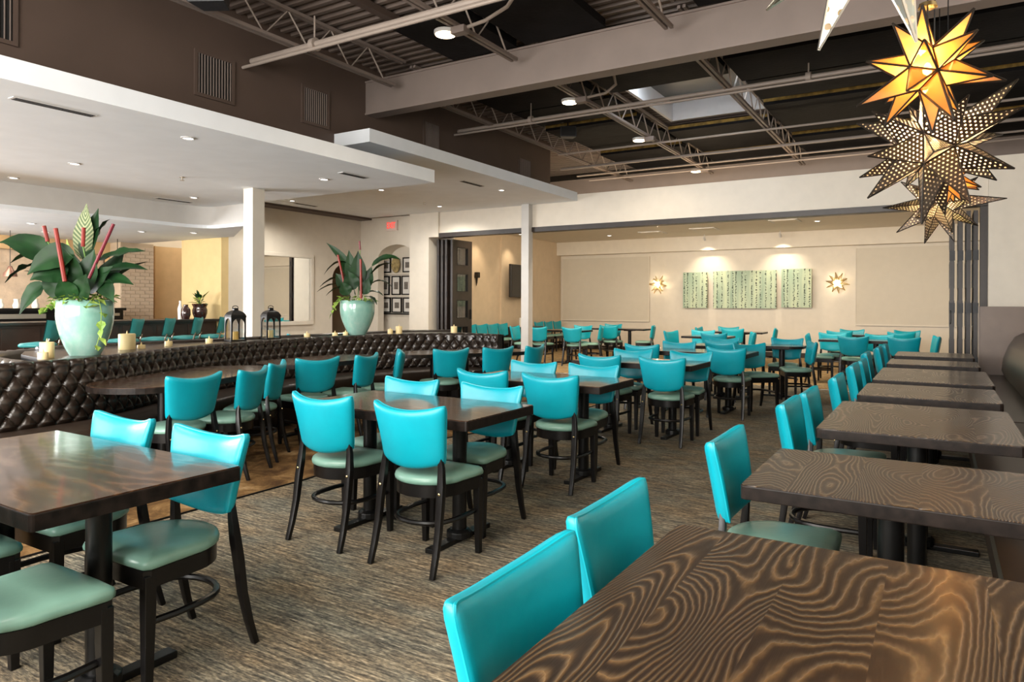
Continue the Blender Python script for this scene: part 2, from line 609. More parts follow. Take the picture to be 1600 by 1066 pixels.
        t.l(tl.outputs[0], mm.inputs[1])
        t.l(tp.outputs[0], mm.inputs[2])
        ms = t.n('ShaderNodeMixShader')
        t.l(hole, ms.inputs[0])
        t.l(t.b.outputs[0], ms.inputs[1])
        t.l(mm.outputs[0], ms.inputs[2])
        t.l(ms.outputs[0], t.t.nodes['Material Output'].inputs[0])
        return m
    perf = punched('punched_tin', (0.085, 0.07, 0.058), 0.0235, 0.225)
    perf_big = punched('punched_chrome', (0.55, 0.6, 0.58), 0.05, 0.24)


make_special()
red_stem = soft('red_lacquered_cane', (0.20, 0.012, 0.006), 0.4, 0.2, 12)
magenta_stem = soft('crimson_lacquered_cane', (0.15, 0.010, 0.022), 0.4, 0.2, 12)
green_stem = soft('green_stem', (0.14, 0.28, 0.06), 0.5, 0.2, 12)
soil = soft('potting_soil', (0.03, 0.02, 0.012), 0.95, 0.3, 30)
maroon_glaze = mat('maroon_glaze', (0.035, 0.012, 0.010), 0.1, coat=0.8)
lantern_amber = soft('amber_candle', (0.75, 0.5, 0.12), 0.4, 0.05)
shade_m = mat('pendant_shade_copper', (0.20, 0.11, 0.085), 0.4, 0.7)
steel_m = mat('kitchen_steel', (0.55, 0.52, 0.47), 0.3, 0.8)
ceramic_w = mat('white_ceramic', (0.8, 0.78, 0.72), 0.3)
bar_panel = soft('bar_front_panel', (0.040, 0.022, 0.016), 0.35, 0.2, 5, 0.1)
stool_vinyl = soft('stool_vinyl', (0.035, 0.27, 0.28), 0.35, 0.1, 6, 0.1)
speaker_m = soft('speaker_housing', (0.022, 0.024, 0.028), 0.5, 0.2, 20)
skylid = mat('skylight_lid', (0.035, 0.045, 0.055), 0.35)
curb_m = soft('skylight_curb_white', (0.8, 0.8, 0.82), 0.6, 0.03)
grey_leather = soft('grey_lit_leather', (0.075, 0.062, 0.05), 0.28, 0.2, 10, 0.25, 40)  # lighter copy of the leather, the light on it put into the colour


def S(name, mb, m, parent=None, **kw):
    """a piece of the setting"""
    return mb.obj(name, m, parent, kind='structure' if parent is None else None, **kw)


# ------------------------------------------------------------------ room shell
XB = -6.55          # bulkhead plane
YB, YF = 6.9, 12.1  # steel beam, opening plane
S('floor', MB().box(-15.2, 1.7, -4.1, YF, -0.1, 0), carpet)
fb = S('floor_private', MB().box(-15.2, 1.7, YF, 19.2, -0.1, 0), back_carpet)
fb.name = 'floor'
# gold carpet along the banquettes (curved outline)
gp = [(-15.0, -4.0), (-4.16, -4.0), (-4.16, 3.75), (-4.22, 4.2), (-4.34, 4.6), (-4.30, 5.4), (-4.1, 6.2), (-3.95, 7.4), (-3.9, 9.0), (-4.2, 12.0), (-15.0, 12.0)]
S('floor', MB().prism(gp, 0.0, 0.006), gold_carpet)
S('trim_1', MB().tube([(x, y, 0.006) for x, y in gp[1:10]], 0.006, 6), black_wood)
S('trim_2', MB().box(-9.2, 0.6, YF - 0.03, YF + 0.03, 0, 0.008), nickel)
# roof deck, corrugated, ribs along X
m = MB()
P = 0.15
y = -4.0
prof = []
while y < 15.4:
    for dy, z in ((0, 4.56), (0.035, 4.56), (0.055, 4.52), (0.105, 4.52), (0.13, 4.56)):
        prof.append((y + dy, z))
    y += P
segs = [(XB - 3.6, -3.9, -4.0, 15.4), (-3.9, -2.1, -4.0, 9.4), (-3.9, -2.1, 11.6, 15.4), (-2.1, 1.7, -4.0, 15.4)]
for x0, x1, ya, yb in segs:
    pp = [(yy, z) for yy, z in prof if ya - 1e-6 <= yy <= yb + 1e-6]
    v = [(x0, a, b) for a, b in pp] + [(x1, a, b) for a, b in pp]
    n = len(pp)
    m.add(v, [(i, i + 1, n + i + 1, n + i) for i in range(n - 1)])
S('ceiling', m, deck_mat)
S('ceiling', MB().box(-15.2, -3.92, -4.1, 19.2, 4.70, 4.8).box(-2.08, 1.7, -4.1, 19.2, 4.70, 4.8).box(-3.92, -2.08, -4.1, 9.38, 4.70, 4.8).box(-3.92, -2.08, 11.62, 19.2, 4.70, 4.8), brown_paint)
# skylight curb and lid
sk = S('window_1', MB().box(-3.95, -3.9, 9.35, 11.65, 4.5, 4.86).box(-2.1, -2.05, 9.35, 11.65, 4.5, 4.86).box(-3.9, -2.1, 9.35, 9.4, 4.5, 4.86).box(-3.9, -2.1, 11.6, 11.65, 4.5, 4.86), curb_m)
sk['label'] = 'skylight with white curb and dark shade'
MB().box(-3.95, -2.05, 9.8, 11.65, 4.80, 4.83).obj('blackout_lid', skylid, sk, label='dark grey shade over the skylight')  # cut short on the unseen near side to let sky light onto the curb
# enclosing walls
S('wall_front', MB().box(-15.2, 1.7, -4.2, -4.1, 0, 4.7), wall_cream)
S('wall_right', MB().box(1.6, 1.7, -4.1, 19.2, 0, 4.7), wall_cream)
S('wall_left', MB().box(-15.2, -15.1, -4.1, 19.2, 0, 4.7), wall_cream)
S('wall_back', MB().box(-15.2, 1.7, 19.0, 19.2, 0, 4.7), wall_cream)
# bulkhead
bw = S('wall_bulkhead', MB().box(XB - 0.15, XB, -4.1, 7.32, 3.125, 4.56).box(XB - 0.15, XB, 7.32, YF, 3.505, 4.56), brown_paint)
bw.name = 'wall_left'
# steel beams (I section) with stiffeners
for ys, x0 in ((YB, XB), (15.0, -10.0)):
    m = MB()
    m.box(x0, 1.7, ys, ys + 0.21, 3.875, 3.90).box(x0, 1.7, ys, ys + 0.21, 4.30, 4.325)
    m.box(x0, 1.7, ys + 0.015, ys + 0.195, 3.90, 4.30)
    bmx = tag(m.obj('steel_beam', taupe_paint), 'deep taupe steel girder crossing the ceiling nearest the front' if ys == YB else 'farther taupe steel girder above the private room header', 'beam')
    bmx['kind'] = 'structure'
# slabs (dropped ceilings)
S('ceiling', MB().box(-10.6, -5.7, -4.1, 7.32, 2.96, 3.125), white_paint)
S('ceiling', MB().box(-11.3, -5.95, 6.35, YF - 0.01, 3.34, 3.505), white_paint)
# low kitchen ceiling and fascia with a rounded corner
m = MB()
arc = [(-10.56, -4.1), (-10.56, 6.2)] + [(-10.26 - 0.3 * math.cos(a), 6.9 + 0.42 * math.sin(a)) for a in [i * PI / 16 for i in range(9)]] + [(-9.55, 7.32)]
S('ceiling', MB().prism([(-15.1, -4.1)] + arc + [(-11.3, 8.42), (-15.1, 8.42)], 2.60, 2.655), white_paint)
v = [(x, y, 2.655) for x, y in arc] + [(x, y, 2.97) for x, y in arc]
n = len(arc)
m.add(v, [(i, i + 1, n + i + 1, n + i) for i in range(n - 1)])
S('wall_fascia', m, grey_paint, smooth=True).name = 'wall_left'

# side rooms on the left
mw = MB()
mw.box(-11.85, -11.7, 8.6, 11.30, 0, 3.30).box(-11.85, -11.7, 12.02, 12.2, 0, 3.30).box(-11.85, -11.7, 11.30, 12.02, 2.25, 3.30)
nA = 12
for i in range(nA):  # arched head of the doorway
    a0, a1 = PI * i / nA, PI * (i + 1) / nA
    yc, r = 11.66, 0.36
    p0, p1 = (yc - r * math.cos(a0), 1.9 + 0.35 * math.sin(a0)), (yc - r * math.cos(a1), 1.9 + 0.35 * math.sin(a1))
    v = [(xx, *q) for xx in (-11.85, -11.7) for q in (p0, p1, (p1[0], 2.25), (p0[0], 2.25))]
    mw.add(v, [(0, 1, 2, 3), (7, 6, 5, 4), (0, 4, 5, 1)])
S('wall_left', mw, wall_cream)
S('wall_left', MB().box(-13.4, -13.3, 10.5, 12.8, 0, 3.3).box(-13.3, -11.85, 12.4, 12.5, 0, 3.3).box(-13.3, -11.85, 10.5, 10.6, 0, 3.3), wall_warm)
S('ceiling', MB().box(-15.1, -11.35, 8.44, 12.9, 3.30, 3.34), brown_paint)
S('wall_left', MB().box(-12.95, -11.70, 8.44, 8.6, 0, 2.66), wall_yellow)
S('wall_left', MB().box(-14.95, -14.8, -4.1, 4.3, 0, 2.6).box(-14.95, -14.8, 8.0, 12.0, 0, 2.6).box(-14.95, -14.8, 4.3, 8.0, 0, 0.9).box(-14.95, -14.8, 4.3, 8.0, 2.35, 2.6), wall_orange)
S('wall_left', MB().box(-14.8, -14.74, 8.75, 8.95, 0, 2.6), wall_orange)
# arched back wall with niche
ma = MB()
XL, XR = -11.7, -9.28
nx0, nx1 = -11.15, -10.08
ma.box(XL, nx0, 12.2, 12.4, 0, 3.34).box(nx1, -9.54, 12.05, 12.4, 0, 3.34).box(-9.54, XR, 12.05, 12.4, 2.80, 3.34).box(nx0, nx1, 12.2, 12.4, 2.85, 3.34).box(-11.75, -9.3, 12.62, 12.7, 0, 3.34)
xc, rr = -10.60, 0.56
for i in range(16):
    a0, a1 = PI * i / 16, PI * (i + 1) / 16
    p0, p1 = (xc - rr * math.cos(a0), 2.36 + 0.34 * math.sin(a0)), (xc - rr * math.cos(a1), 2.36 + 0.34 * math.sin(a1))
    p0 = (max(nx0, min(nx1, p0[0])), p0[1])
    p1 = (max(nx0, min(nx1, p1[0])), p1[1])
    v = [(q[0], yy, q[1]) for yy in (12.2, 12.62) for q in (p0, p1, (p1[0], 2.85), (p0[0], 2.85))]
    ma.add(v, [(0, 1, 2, 3), (0, 4, 5, 1)])
S('wall_back', ma, wall_cream)
# header over the folding doors
S('wall_back', MB().box(XR, 0.59, YF, YF + 0.15, 2.885, 3.47).box(0.59, 1.6, YF - 0.16, YF + 0.15, 0, 3.47), wall_cream)
S('trim_3', MB().box(XR, 0.59, YF - 0.03, YF + 0.18, 2.79, 2.885).box(0.50, 0.59, YF - 0.01, YF + 0.18, 0, 2.79), plank_door, bevel=0.004)
# private room shell
S('wall_left', MB().box(-10.1, -9.95, 12.4, 15.6, 0, 3.2).box(-10.05, -9.9, 15.6, 19.0, 0, 3.2), wall_warm)
S('ceiling', MB().box(-10.1, 1.6, 12.25, 19.0, 3.2, 3.28), wall_cream)
S('wall_back', MB().box(-9.9, 1.6, 18.72, 19.0, 2.81, 3.2), wall_cream)
S('baseboard_back', MB().box(-9.9, 1.6, 18.95, 19.0, 0, 0.12), espresso)
S('baseboard_left', MB().box(-9.9, -9.87, 12.5, 18.95, 0, 0.12), espresso)

# columns
for (x0, y0, w, z1, lab) in ((-8.33, 6.36, 0.2, 2.96, 'near'), (-7.12, 11.95, 0.17, 3.34, 'far')):
    o = S('column', MB().box(x0, x0 + w, y0, y0 + w, 0, z1), grey_paint if lab == 'far' else wall_cream, bevel=0.004)
    o['label'] = 'cream square column behind the tufted banquette' if lab == 'near' else 'slim square column in the private room opening'

# brown wall vents
for i, (y0, y1, z0, z1) in enumerate(((2.25, 2.75, 3.52, 3.95), (4.43, 4.84, 3.54, 3.95), (5.84, 6.22, 3.57, 3.97), (8.16, 8.50, 3.70, 4.07), (10.9, 11.3, 3.67, 4.02))):
    t = thing('wall_vent', 'brown louvred vent on the bulkhead, ' + ['at the left picture edge', 'largest whole one, left of the pipe ends', 'just left of the steel girder end', 'beyond the girder above the upper slab', 'farthest, above the slab tip'][i], 'vent', (XB, 0, 0), 0, 'vents on the brown bulkhead')
    f = 0.035
    MB().box(0, 0.02, y0 - f, y1 + f, z0 - f, z0).box(0, 0.02, y0 - f, y1 + f, z1, z1 + f).box(0, 0.02, y0 - f, y0, z0, z1).box(0, 0.02, y1, y1 + f, z0, z1).obj('frame', brown_paint, t)
    MB().box(0.001, 0.004, y0, y1, z0, z1).obj('backing', black_slot, t)
    n = 12
    sl = None
    for k in range(n):
        yy = y0 + (k + 0.5) * (y1 - y0) / n
        if sl is None:
            sl = MB().box(0.004, 0.018, -0.0028, 0.0028, z0, z1).obj('slat', taupe_paint, t)
            sl.location.y = yy
        else:
            c = sl.copy()
            COL.objects.link(c)
            c.location.y = yy

# ------------------------------------------------------------------ ceiling steelwork
def joist(x, y0, y1, label):
    t = thing('bar_joist', label, 'joist', (x, 0, 0), 0, 'open web steel joists')
    zb, zt = 4.10, 4.45
    MB().box(-0.045, -0.012, y0, y1, zb, zb + 0.035).box(0.012, 0.045, y0, y1, zb, zb + 0.035).obj('bottom_chord', taupe_paint, t)
    MB().box(-0.045, -0.012, y0 - 0.2, y1 + 0.2, zt, zt + 0.035).box(0.012, 0.045, y0 - 0.2, y1 + 0.2, zt, zt + 0.035).obj('top_chord', taupe_paint, t)
    n = int(round((y1 - y0 - 0.3) / 0.3))
    pts = []
    for i in range(n + 1):
        yy = y0 + 0.15 + i * (y1 - y0 - 0.3) / n
        pts.append((0, yy, zb + 0.02 if i % 2 == 0 else zt + 0.015))
    MB().tube(pts, 0.011, 6).obj('web', taupe_light, t)


for i, x in enumerate((-5.9, -4.1, -2.3, -0.5, 1.2)):
    nm = ['beside the brown bulkhead', 'carrying the round lamps', 'third from the bulkhead', 'above the star lamps', 'over the right booth'][i]
    if i < 4:
        joist(x, -3.9, 6.72, 'taupe open web joist in the near bay, ' + nm)
    if i < 3:
        joist(x, 7.3, 14.7, 'taupe open web joist in the far bay, ' + nm)

# darker purlins just under the deck of the near bay
for i, x in enumerate((-5.1, -3.2)):
    tag(MB().box(x - 0.05, x + 0.05, -3.9, 6.85, 4.44, 4.51).obj('purlin', brown_paint), 'dark brown flat strut under the ribbed deck, ' + ('left of' if i == 0 else 'right of') + ' the lamp joist', 'strut')

# black insulation boards
def board(x0, x1, y0, y1, z, label):
    t = thing('insulation_board', label, 'insulation board', (x0, y0, z), 0, 'black insulation boards')
    MB().box(0, x1 - x0, 0, y1 - y0, -0.04, 0.05).obj('facing', black_board, t)
    MB().box(0, x1 - x0, -0.006, 0, 0.005, 0.055).obj('edge', mustard_edge, t, label='mustard coloured cut edge')
    if x0 > -2.3 and y0 > 7:
        for xx in (0.6, x1 - x0 - 0.4):
            MB().box(xx, xx + 0.02, (y1 - y0) / 2, (y1 - y0) / 2 + 0.02, 0.05, 4.545 - z).obj('hanger', taupe_paint, t)


board(-5.05, -4.16, 5.75, 6.86, 4.36, 'black board under the deck left of the near round lamp')
board(-4.03, -3.05, 5.75, 6.86, 4.36, 'black board under the deck right of the near round lamp')
board(-2.05, -0.6, 5.3, 6.86, 4.36, 'black board above the girder near the top edge')
rows = [7.3, 8.35, 9.5, 10.6, 11.75, 12.9, 13.9]
for i, y in enumerate(rows):
    z = 4.44
    wdt = 0.95
    for j, (xa, xb) in enumerate(((-5.83, -4.16), (-4.03, -2.36), (-2.2, 1.55))):
        if j == 1 and 2 <= i <= 3:
            continue
        if j == 1 and i == 1:
            xb_ = -2.36
            board(xa, xb_, y, 9.3, z, 'black board just before the skylight')
            continue
        zz = z - 0.05 * ((i + j) % 2) - (0.08 if j == 2 else 0)
        col = ['between the bulkhead and the lamp joist', 'between the lamp joist and the third joist', 'on the right behind the star lamps'][j]
        rw = ['first', 'second', 'third', 'fourth', 'fifth', 'sixth', 'last'][i]
        board(xa, xb, y, y + wdt, zz, 'black insulation board, ' + rw + ' row past the girder, ' + col)

# pipes along X
def pipe(name, y, z, r, x0, x1, label, mt=None):
    return tag(MB().tube([(x0, y, z), (x1, y, z)], r, 10).obj(name, mt or taupe_light, smooth=True), label, 'pipe')


pipe('sprinkler_pipe', 5.10, 4.05, 0.036, XB + 0.01, 1.6, 'thick taupe pipe crossing the near bay')
pipe('conduit', 4.98, 3.95, 0.018, XB + 0.01, 1.6, 'thin conduit below the thick near pipe')
pipe('sprinkler_pipe', 9.0, 4.10, 0.027, XB + 0.01, 1.6, 'taupe pipe in front of the skylight')
pipe('conduit', 8.9, 4.02, 0.015, XB + 0.01, 1.6, 'thin conduit paired with the pipe before the skylight')
pipe('conduit', 11.3, 4.08, 0.018, XB + 0.6, 1.6, 'bright thin conduit just beyond the skylight')
pipe('sprinkler_pipe', 12.55, 4.08, 0.027, XB, 1.6, 'taupe pipe second from the far girder')
pipe('conduit', 13.3, 4.06, 0.018, XB, 1.6, 'thin conduit closest before the far girder')
pipe('conduit', 13.9, 4.06, 0.018, XB, 1.6, 'thin conduit hugging the far girder')
pipe('conduit', 4.2, 4.40, 0.018, XB + 0.2, 1.6, 'thin conduit high under the near deck')
# clamps on the thick pipes
for (x, y, z, r, lab) in ((-5.55, 5.10, 4.05, 0.07, 'near pipe clamp left of the lamp joist'), (-5.2, 9.0, 4.10, 0.06, 'pipe clamp in the far bay left of the lamp joist'), (-1.35, 9.0, 4.10, 0.06, 'pipe elbow clamp right of the skylight')):
    t = thing('pipe_clamp', lab, 'clamp', (x, y, z))
    MB().tube([(-0.03, 0, 0), (0.03, 0, 0)], r, 12).obj('collar', taupe_light, t, smooth=True)
    MB().tube([(0, 0, 0.05), (0, 0, 0.30)], 0.009, 6).obj('hanger_rod', taupe_light, t)

# round surface lamps on the second joist
for i, y in enumerate((5.60, 8.36, 10.9, 14.05)):
    t = thing('disc_lamp', 'lit round white lamp on the joist, ' + ['nearest of four', 'just beyond the girder', 'third, below the skylight', 'farthest by the back girder'][i], 'lamp', (-4.23, y, 4.06), 0, 'round lamps on the joist')
    MB().lathe([(0.115, 0.035), (0.115, 0.01), (0.105, 0.0)], n=24).obj('housing', vent_white, t, smooth=True)
    MB().lathe([(0.10, -0.002), (0.10, -0.006), (0.085, -0.009)], n=24).obj('lens', sconce_w, t, smooth=True)
    MB().box(0.10, 0.26, -0.05, 0.05, -0.03, 0.038).obj('junction_box', taupe_paint, t)
    l = bpy.data.lights.new('disc_lamp_light', 'SPOT')
    l.energy = 75
    l.color = (1, 0.82, 0.6)
    l.spot_size = R(150)
    l.spot_blend = 0.8
    l.shadow_soft_size = 0.1
    lo = bpy.data.objects.new('disc_lamp_light', l)
    COL.objects.link(lo)
    lo.parent = t
    lo.location = (0, 0, -0.03)
# curved flexible conduit from the near and second lamps
tag(MB().tube([(-3.98, 5.62, 4.09), (-3.75, 5.6, 4.10), (-3.45, 5.52, 4.14), (-3.15, 5.35, 4.26), (-2.9, 5.15, 4.40)], 0.018, 8).obj('flexible_conduit', taupe_light, smooth=True), 'curved taupe conduit running right from the nearest round lamp', 'conduit')
tag(MB().tube([(-4.0, 8.36, 4.09), (-3.7, 8.34, 4.10), (-3.52, 8.25, 4.16), (-3.5, 8.14, 4.24), (-3.55, 8.05, 4.32)], 0.018, 8).obj('flexible_conduit', taupe_light, smooth=True), 'bent conduit rising from the lamp beyond the girder', 'conduit')
# speakers
for i, (x, y, z, rz) in enumerate(((-5.63, 3.95, 4.05, 0.5), (-5.35, 10.5, 4.16, 0.6))):
    t = thing('loudspeaker', ['dark blue-black loudspeaker hung by the near joist at the top edge', 'small dark loudspeaker hung in the far bay'][i], 'loudspeaker', (x, y, z), rz)
    s = 1.0 if i == 0 else 0.8
    MB().prism([(-.17 * s, -.11 * s), (.17 * s, -.11 * s), (.12 * s, .11 * s), (-.12 * s, .11 * s)], 0, 0.22 * s).obj('cabinet', speaker_m, t, bevel=0.008)
    MB().box(-.15 * s, .15 * s, -.125 * s, -.11 * s, 0.02 * s, 0.20 * s).obj('grille', black_slot, t, bevel=0.004)
    MB().tube([(0, 0, 0.2 * s), (0, 0, 4.545 - z)], 0.012, 6).obj('bracket', black_metal, t)
# downlights, diffusers and sprinklers in the dropped ceilings
def downlight(x, y, z, label, r=0.065, grp='recessed ceiling lights', power=9, col=(1, 0.93, 0.82), ang=110):
    t = thing('downlight', label, 'downlight', (x, y, z), 0, grp)
    MB().lathe([(r, 0.0), (r * 1.02, -0.006), (r * 0.75, -0.010), (r * 0.7, -0.004)], n=20, cap0=False, cap1=False).obj('trim_ring', vent_white, t, smooth=True)
    MB().lathe([(r * 0.72, -0.004), (r * 0.4, -0.0085)], n=16).obj('lens', lamp_w, t, smooth=True)
    if power:
        l = bpy.data.lights.new('downlight_light', 'SPOT')
        l.energy = power
        l.color = col
        l.spot_size = R(ang)
        l.spot_blend = 0.7
        l.shadow_soft_size = 0.05
        lo = bpy.data.objects.new('downlight_light', l)
        COL.objects.link(lo)
        lo.parent = t
        lo.location = (0, 0, -0.02)


for i, (x, y) in enumerate(((-6.21, 4.11), (-8.49, 4.20), (-10.15, 4.28), (-9.67, 6.50), (-6.77, 6.39))):
    downlight(x, y, 2.96, 'white recessed light in the near slab, ' + ['largest, above the tall plant', 'left of the big plant top', 'at the left picture edge', 'by the curved fascia', 'near the slab corner'][i], power=22)
for i, (x, y) in enumerate(((-8.31, 9.17), (-8.69, 11.33), (-10.7, 9.28), (-6.51, 10.25))):
    downlight(x, y, 3.34, 'white recessed light in the upper far slab, ' + ['beside the near slab corner', 'above the exit sign wall', 'left above the mirror wall', 'beside the slab diffuser'][i], power=110, ang=155)
for i, (x, y) in enumerate(((-12.2, 5.4), (-12.6, 6.6), (-11.9, 7.0), (-11.3, 7.6), (-13.5, 6.2))):
    downlight(x, y, 2.60, 'white light in the low bar ceiling, ' + ['leftmost', 'second from the left', 'third from the left', 'rightmost, by the straw wall', 'deepest, over the kitchen'][i], power=14)
for i, (x, y) in enumerate(((-6.9, 15.6), (-4.3, 15.4), (-7.6, 17.4), (-2.3, 16.6))):
    downlight(x, y, 3.2, 'small light in the private room ceiling, ' + ['left near the column', 'middle, brightest', 'left above the screen', 'right of the paintings'][i], 0.08, power=26, col=(1, 0.84, 0.62))


def diffuser(x, y, z, ln, label, slots=3):
    t = thing('linear_diffuser', label, 'vent', (x, y, z), 0, 'long slot vents in the ceilings')
    w = 0.09
    MB().box(-w / 2, w / 2, -ln / 2, ln / 2, -0.006, 0).obj('frame', vent_white, t)
    for k in range(slots):
        xx = -w / 2 + (k + 0.5) * w / slots
        MB().box(xx - 0.009, xx + 0.009, -ln / 2 + 0.02, ln / 2 - 0.02, -0.0085, -0.006).obj('slot', black_slot, t)


diffuser(-6.17, 2.9, 2.96, 0.64, 'long white slot vent in the near slab, leftmost')
diffuser(-6.24, 6.38, 2.96, 0.46, 'grey slot vent by the near slab corner')
diffuser(-10.2, 6.52, 2.96, 0.6, 'slot vent near the curved fascia')
diffuser(-6.58, 9.45, 3.34, 0.62, 'slot vent in the upper far slab')
diffuser(-10.9, 9.8, 3.34, 0.6, 'slot vent far left of the upper slab')
for i, (x, y, z) in enumerate(((-8.22, 5.36, 2.96), (-8.61, 10.74, 3.34), (-5.6, 15.6, 3.2))):
    t = thing('fire_sprinkler', 'small sprinkler head in the ' + ['near slab', 'upper far slab', 'private room ceiling'][i], 'sprinkler', (x, y, z))
    MB().lathe([(0.035, 0), (0.035, -0.006), (0.01, -0.008), (0.01, -0.04), (0.028, -0.042), (0.028, -0.046)], n=12).obj('deflector', cap_metal, t, smooth=True)
for i, (x, y) in enumerate(((-6.3, 17.2), (-4.9, 17.0), (-2.9, 16.2))):
    t = thing('ceiling_register', 'flat square air register in the private room ceiling, ' + ['left', 'middle', 'right'][i], 'vent', (x, y, 3.2))
    MB().box(-0.3, 0.3, -0.3, 0.3, -0.012, 0).obj('frame', vent_white, t)
    MB().box(-0.24, 0.24, -0.24, 0.24, -0.02, -0.012).obj('plate', wall_cream, t)

# ================================================================== furniture
def outline_round(w, l, r, n=6):
    """rounded rectangle, ccw, centred"""
    pts = []
    for cx_, cy_, a0 in ((w / 2 - r, l / 2 - r, 0), (-w / 2 + r, l / 2 - r, 90), (-w / 2 + r, -l / 2 + r, 180), (w / 2 - r, -l / 2 + r, 270)):
        for k in range(n + 1):
            a = R(a0 + 90 * k / n)
            pts.append((cx_ + r * math.cos(a), cy_ + r * math.sin(a)))
    return pts


def table(x0, x1, y0, y1, cols, label, group, top, rot=0.0, rad=0.012, thick=0.048, edge=None, zt=0.76, nm='dining_table'):
    cx_, cy_ = (x0 + x1) / 2, (y0 + y1) / 2
    t = thing(nm, label, 'table', (cx_, cy_, 0), rot, group)
    w, l = x1 - x0, y1 - y0
    o = outline_round(w, l, rad, 10 if rad > 0.1 else 2)
    o2 = [(x * (w - 0.008) / w, y * (l - 0.008) / l) for x, y in o]
    MB().prism(o, zt - thick, zt - 0.004).obj('edge_band', edge or edge_wood, t, bevel=0.003 if rad < 0.1 else 0.0)
    MB().prism(o2, zt - 0.004, zt).obj('tabletop', top, t)
    for dx, dy, ang in cols:
        b = MB()
        b.lathe([(0.042, 0.05), (0.042, zt - thick - 0.02)], dx, dy, 16)
        b.obj('column', black_metal, t, smooth=True)
        b = MB()
        b.lathe([(0.075, 0.02), (0.075, 0.055), (0.055, 0.07)], 0, 0, 16)
        for a in ((0, 90) if l < 1.3 and w < 1.0 else (ang,)):
            q = MB().box(-0.28, 0.28, -0.03, 0.03, 0.0, 0.028)
            q.xf(Matrix.Rotation(R(a), 4, 'Z'))
            b.add(q.v, q.f)
        b.xf(Matrix.Translation((dx, dy, 0)))
        b.obj('base', black_metal, t, bevel=0.004)
        MB().box(dx - 0.11, dx + 0.11, dy - 0.11, dy + 0.11, zt - thick - 0.02, zt - thick).obj('top_plate', black_metal, t)
    return t


ordn = ['nearest', 'second', 'third', 'fourth', 'fifth', 'sixth', 'farthest']
Tr = [(-0.617, 0.30, 0.62, 1.893), (-0.575, 0.29, 2.41, 3.112), (-0.52, 0.335, 3.70, 4.85), (-0.475, 0.34, 5.22, 6.05), (-0.465, 0.36, 6.33, 7.62), (-0.465, 0.345, 8.12, 8.87), (-0.46, 0.345, 9.45, 10.33)]
for i, (a, b, c, d) in enumerate(Tr):
    L_ = d - c
    cols = [(0.0, 0, 0)] if L_ < 1.0 else [(0.0, -L_ * (0.15 if i == 0 else 0.25), 0), (0.0, L_ * (0.15 if i == 0 else 0.25), 0)]
    table(a, b, c, d, cols, 'wire-brushed brown wood table, ' + ordn[i] + ' in the right-hand row', 'booth row tables', wood_gold, rad=0.02 if i != 2 else 0.03, thick=0.05)
Tm = [(-3.56, -2.217, 0.98, 1.69, 'dark wood table at the left foreground with two pale seats pushed under'),
      (-3.355, -2.068, 2.93, 3.63, 'dark wood table in the centre, right behind the two big turquoise chair backs'),
      (-3.37, -2.10, 4.65, 5.32, 'dark wood table, second behind the two big central chairs'),
      (-3.36, -2.06, 6.70, 7.38, 'dark wood table, third in the central column'),
      (-3.30, -1.98, 8.65, 9.32, 'dark wood table, fourth in the central column'),
      (-3.15, -2.36, 10.05, 10.72, 'dark wood table, last of the central column before the opening')]
for (a, b, c, d, lab) in Tm:
    w = b - a
    cols = [(-w * 0.27, 0, 90), (w * 0.27, 0, 90)] if w > 1 else [(0, 0, 0)]
    table(a, b, c, d, cols, lab, 'central dark tables', wood_dark, thick=0.055)
table(-2.30, -1.66, 10.55, 11.15, [(0, 0, 0)], 'small dark table just before the private room opening', 'central dark tables', wood_dark, rad=0.2, thick=0.04)
# oval banquette tables
def oval(cx_, cy_, hl, hw, ang, label):
    table(cx_ - hl, cx_ + hl, cy_ - hw, cy_ + hw, [(-hl * 0.38, 0, 0), (hl * 0.08, 0, 0)], label, 'rounded tables along the tufted banquette', wood_dark, rot=R(ang), rad=hw * 0.97, thick=0.045)


oval(-5.31, 3.56, 0.92, 0.40, 110, 'long rounded wood table nearest along the tufted banquette')
oval(-5.66, 5.32, 0.74, 0.38, 91, 'rounded wood table in the middle of the tufted banquette')
oval(-5.13, 7.12, 0.92, 0.36, 57, 'rounded wood table at the far bend of the tufted banquette')

# ------------------------------------------------------------------ the chair
def seat_outline(k=1.0, n=10):
    pts = [(0.207, 0.09), (0.213, 0.165), (0.195, 0.188)]
    pts += [(x, 0.193) for x in (0.1, 0.0, -0.1)]
    pts += [(-0.195, 0.188), (-0.213, 0.165), (-0.207, 0.09)]
    for i in range(1, 2 * n):
        a = PI + PI * i / (2 * n)
        pts.append((0.202 * math.cos(a), -0.02 + 0.19 * math.sin(a)))
    # smooth blend between side points and the rear arc
    pts = [(0.20, 0.0)] + pts
    return [(x * k, y * k) for x, y in pts][::1]


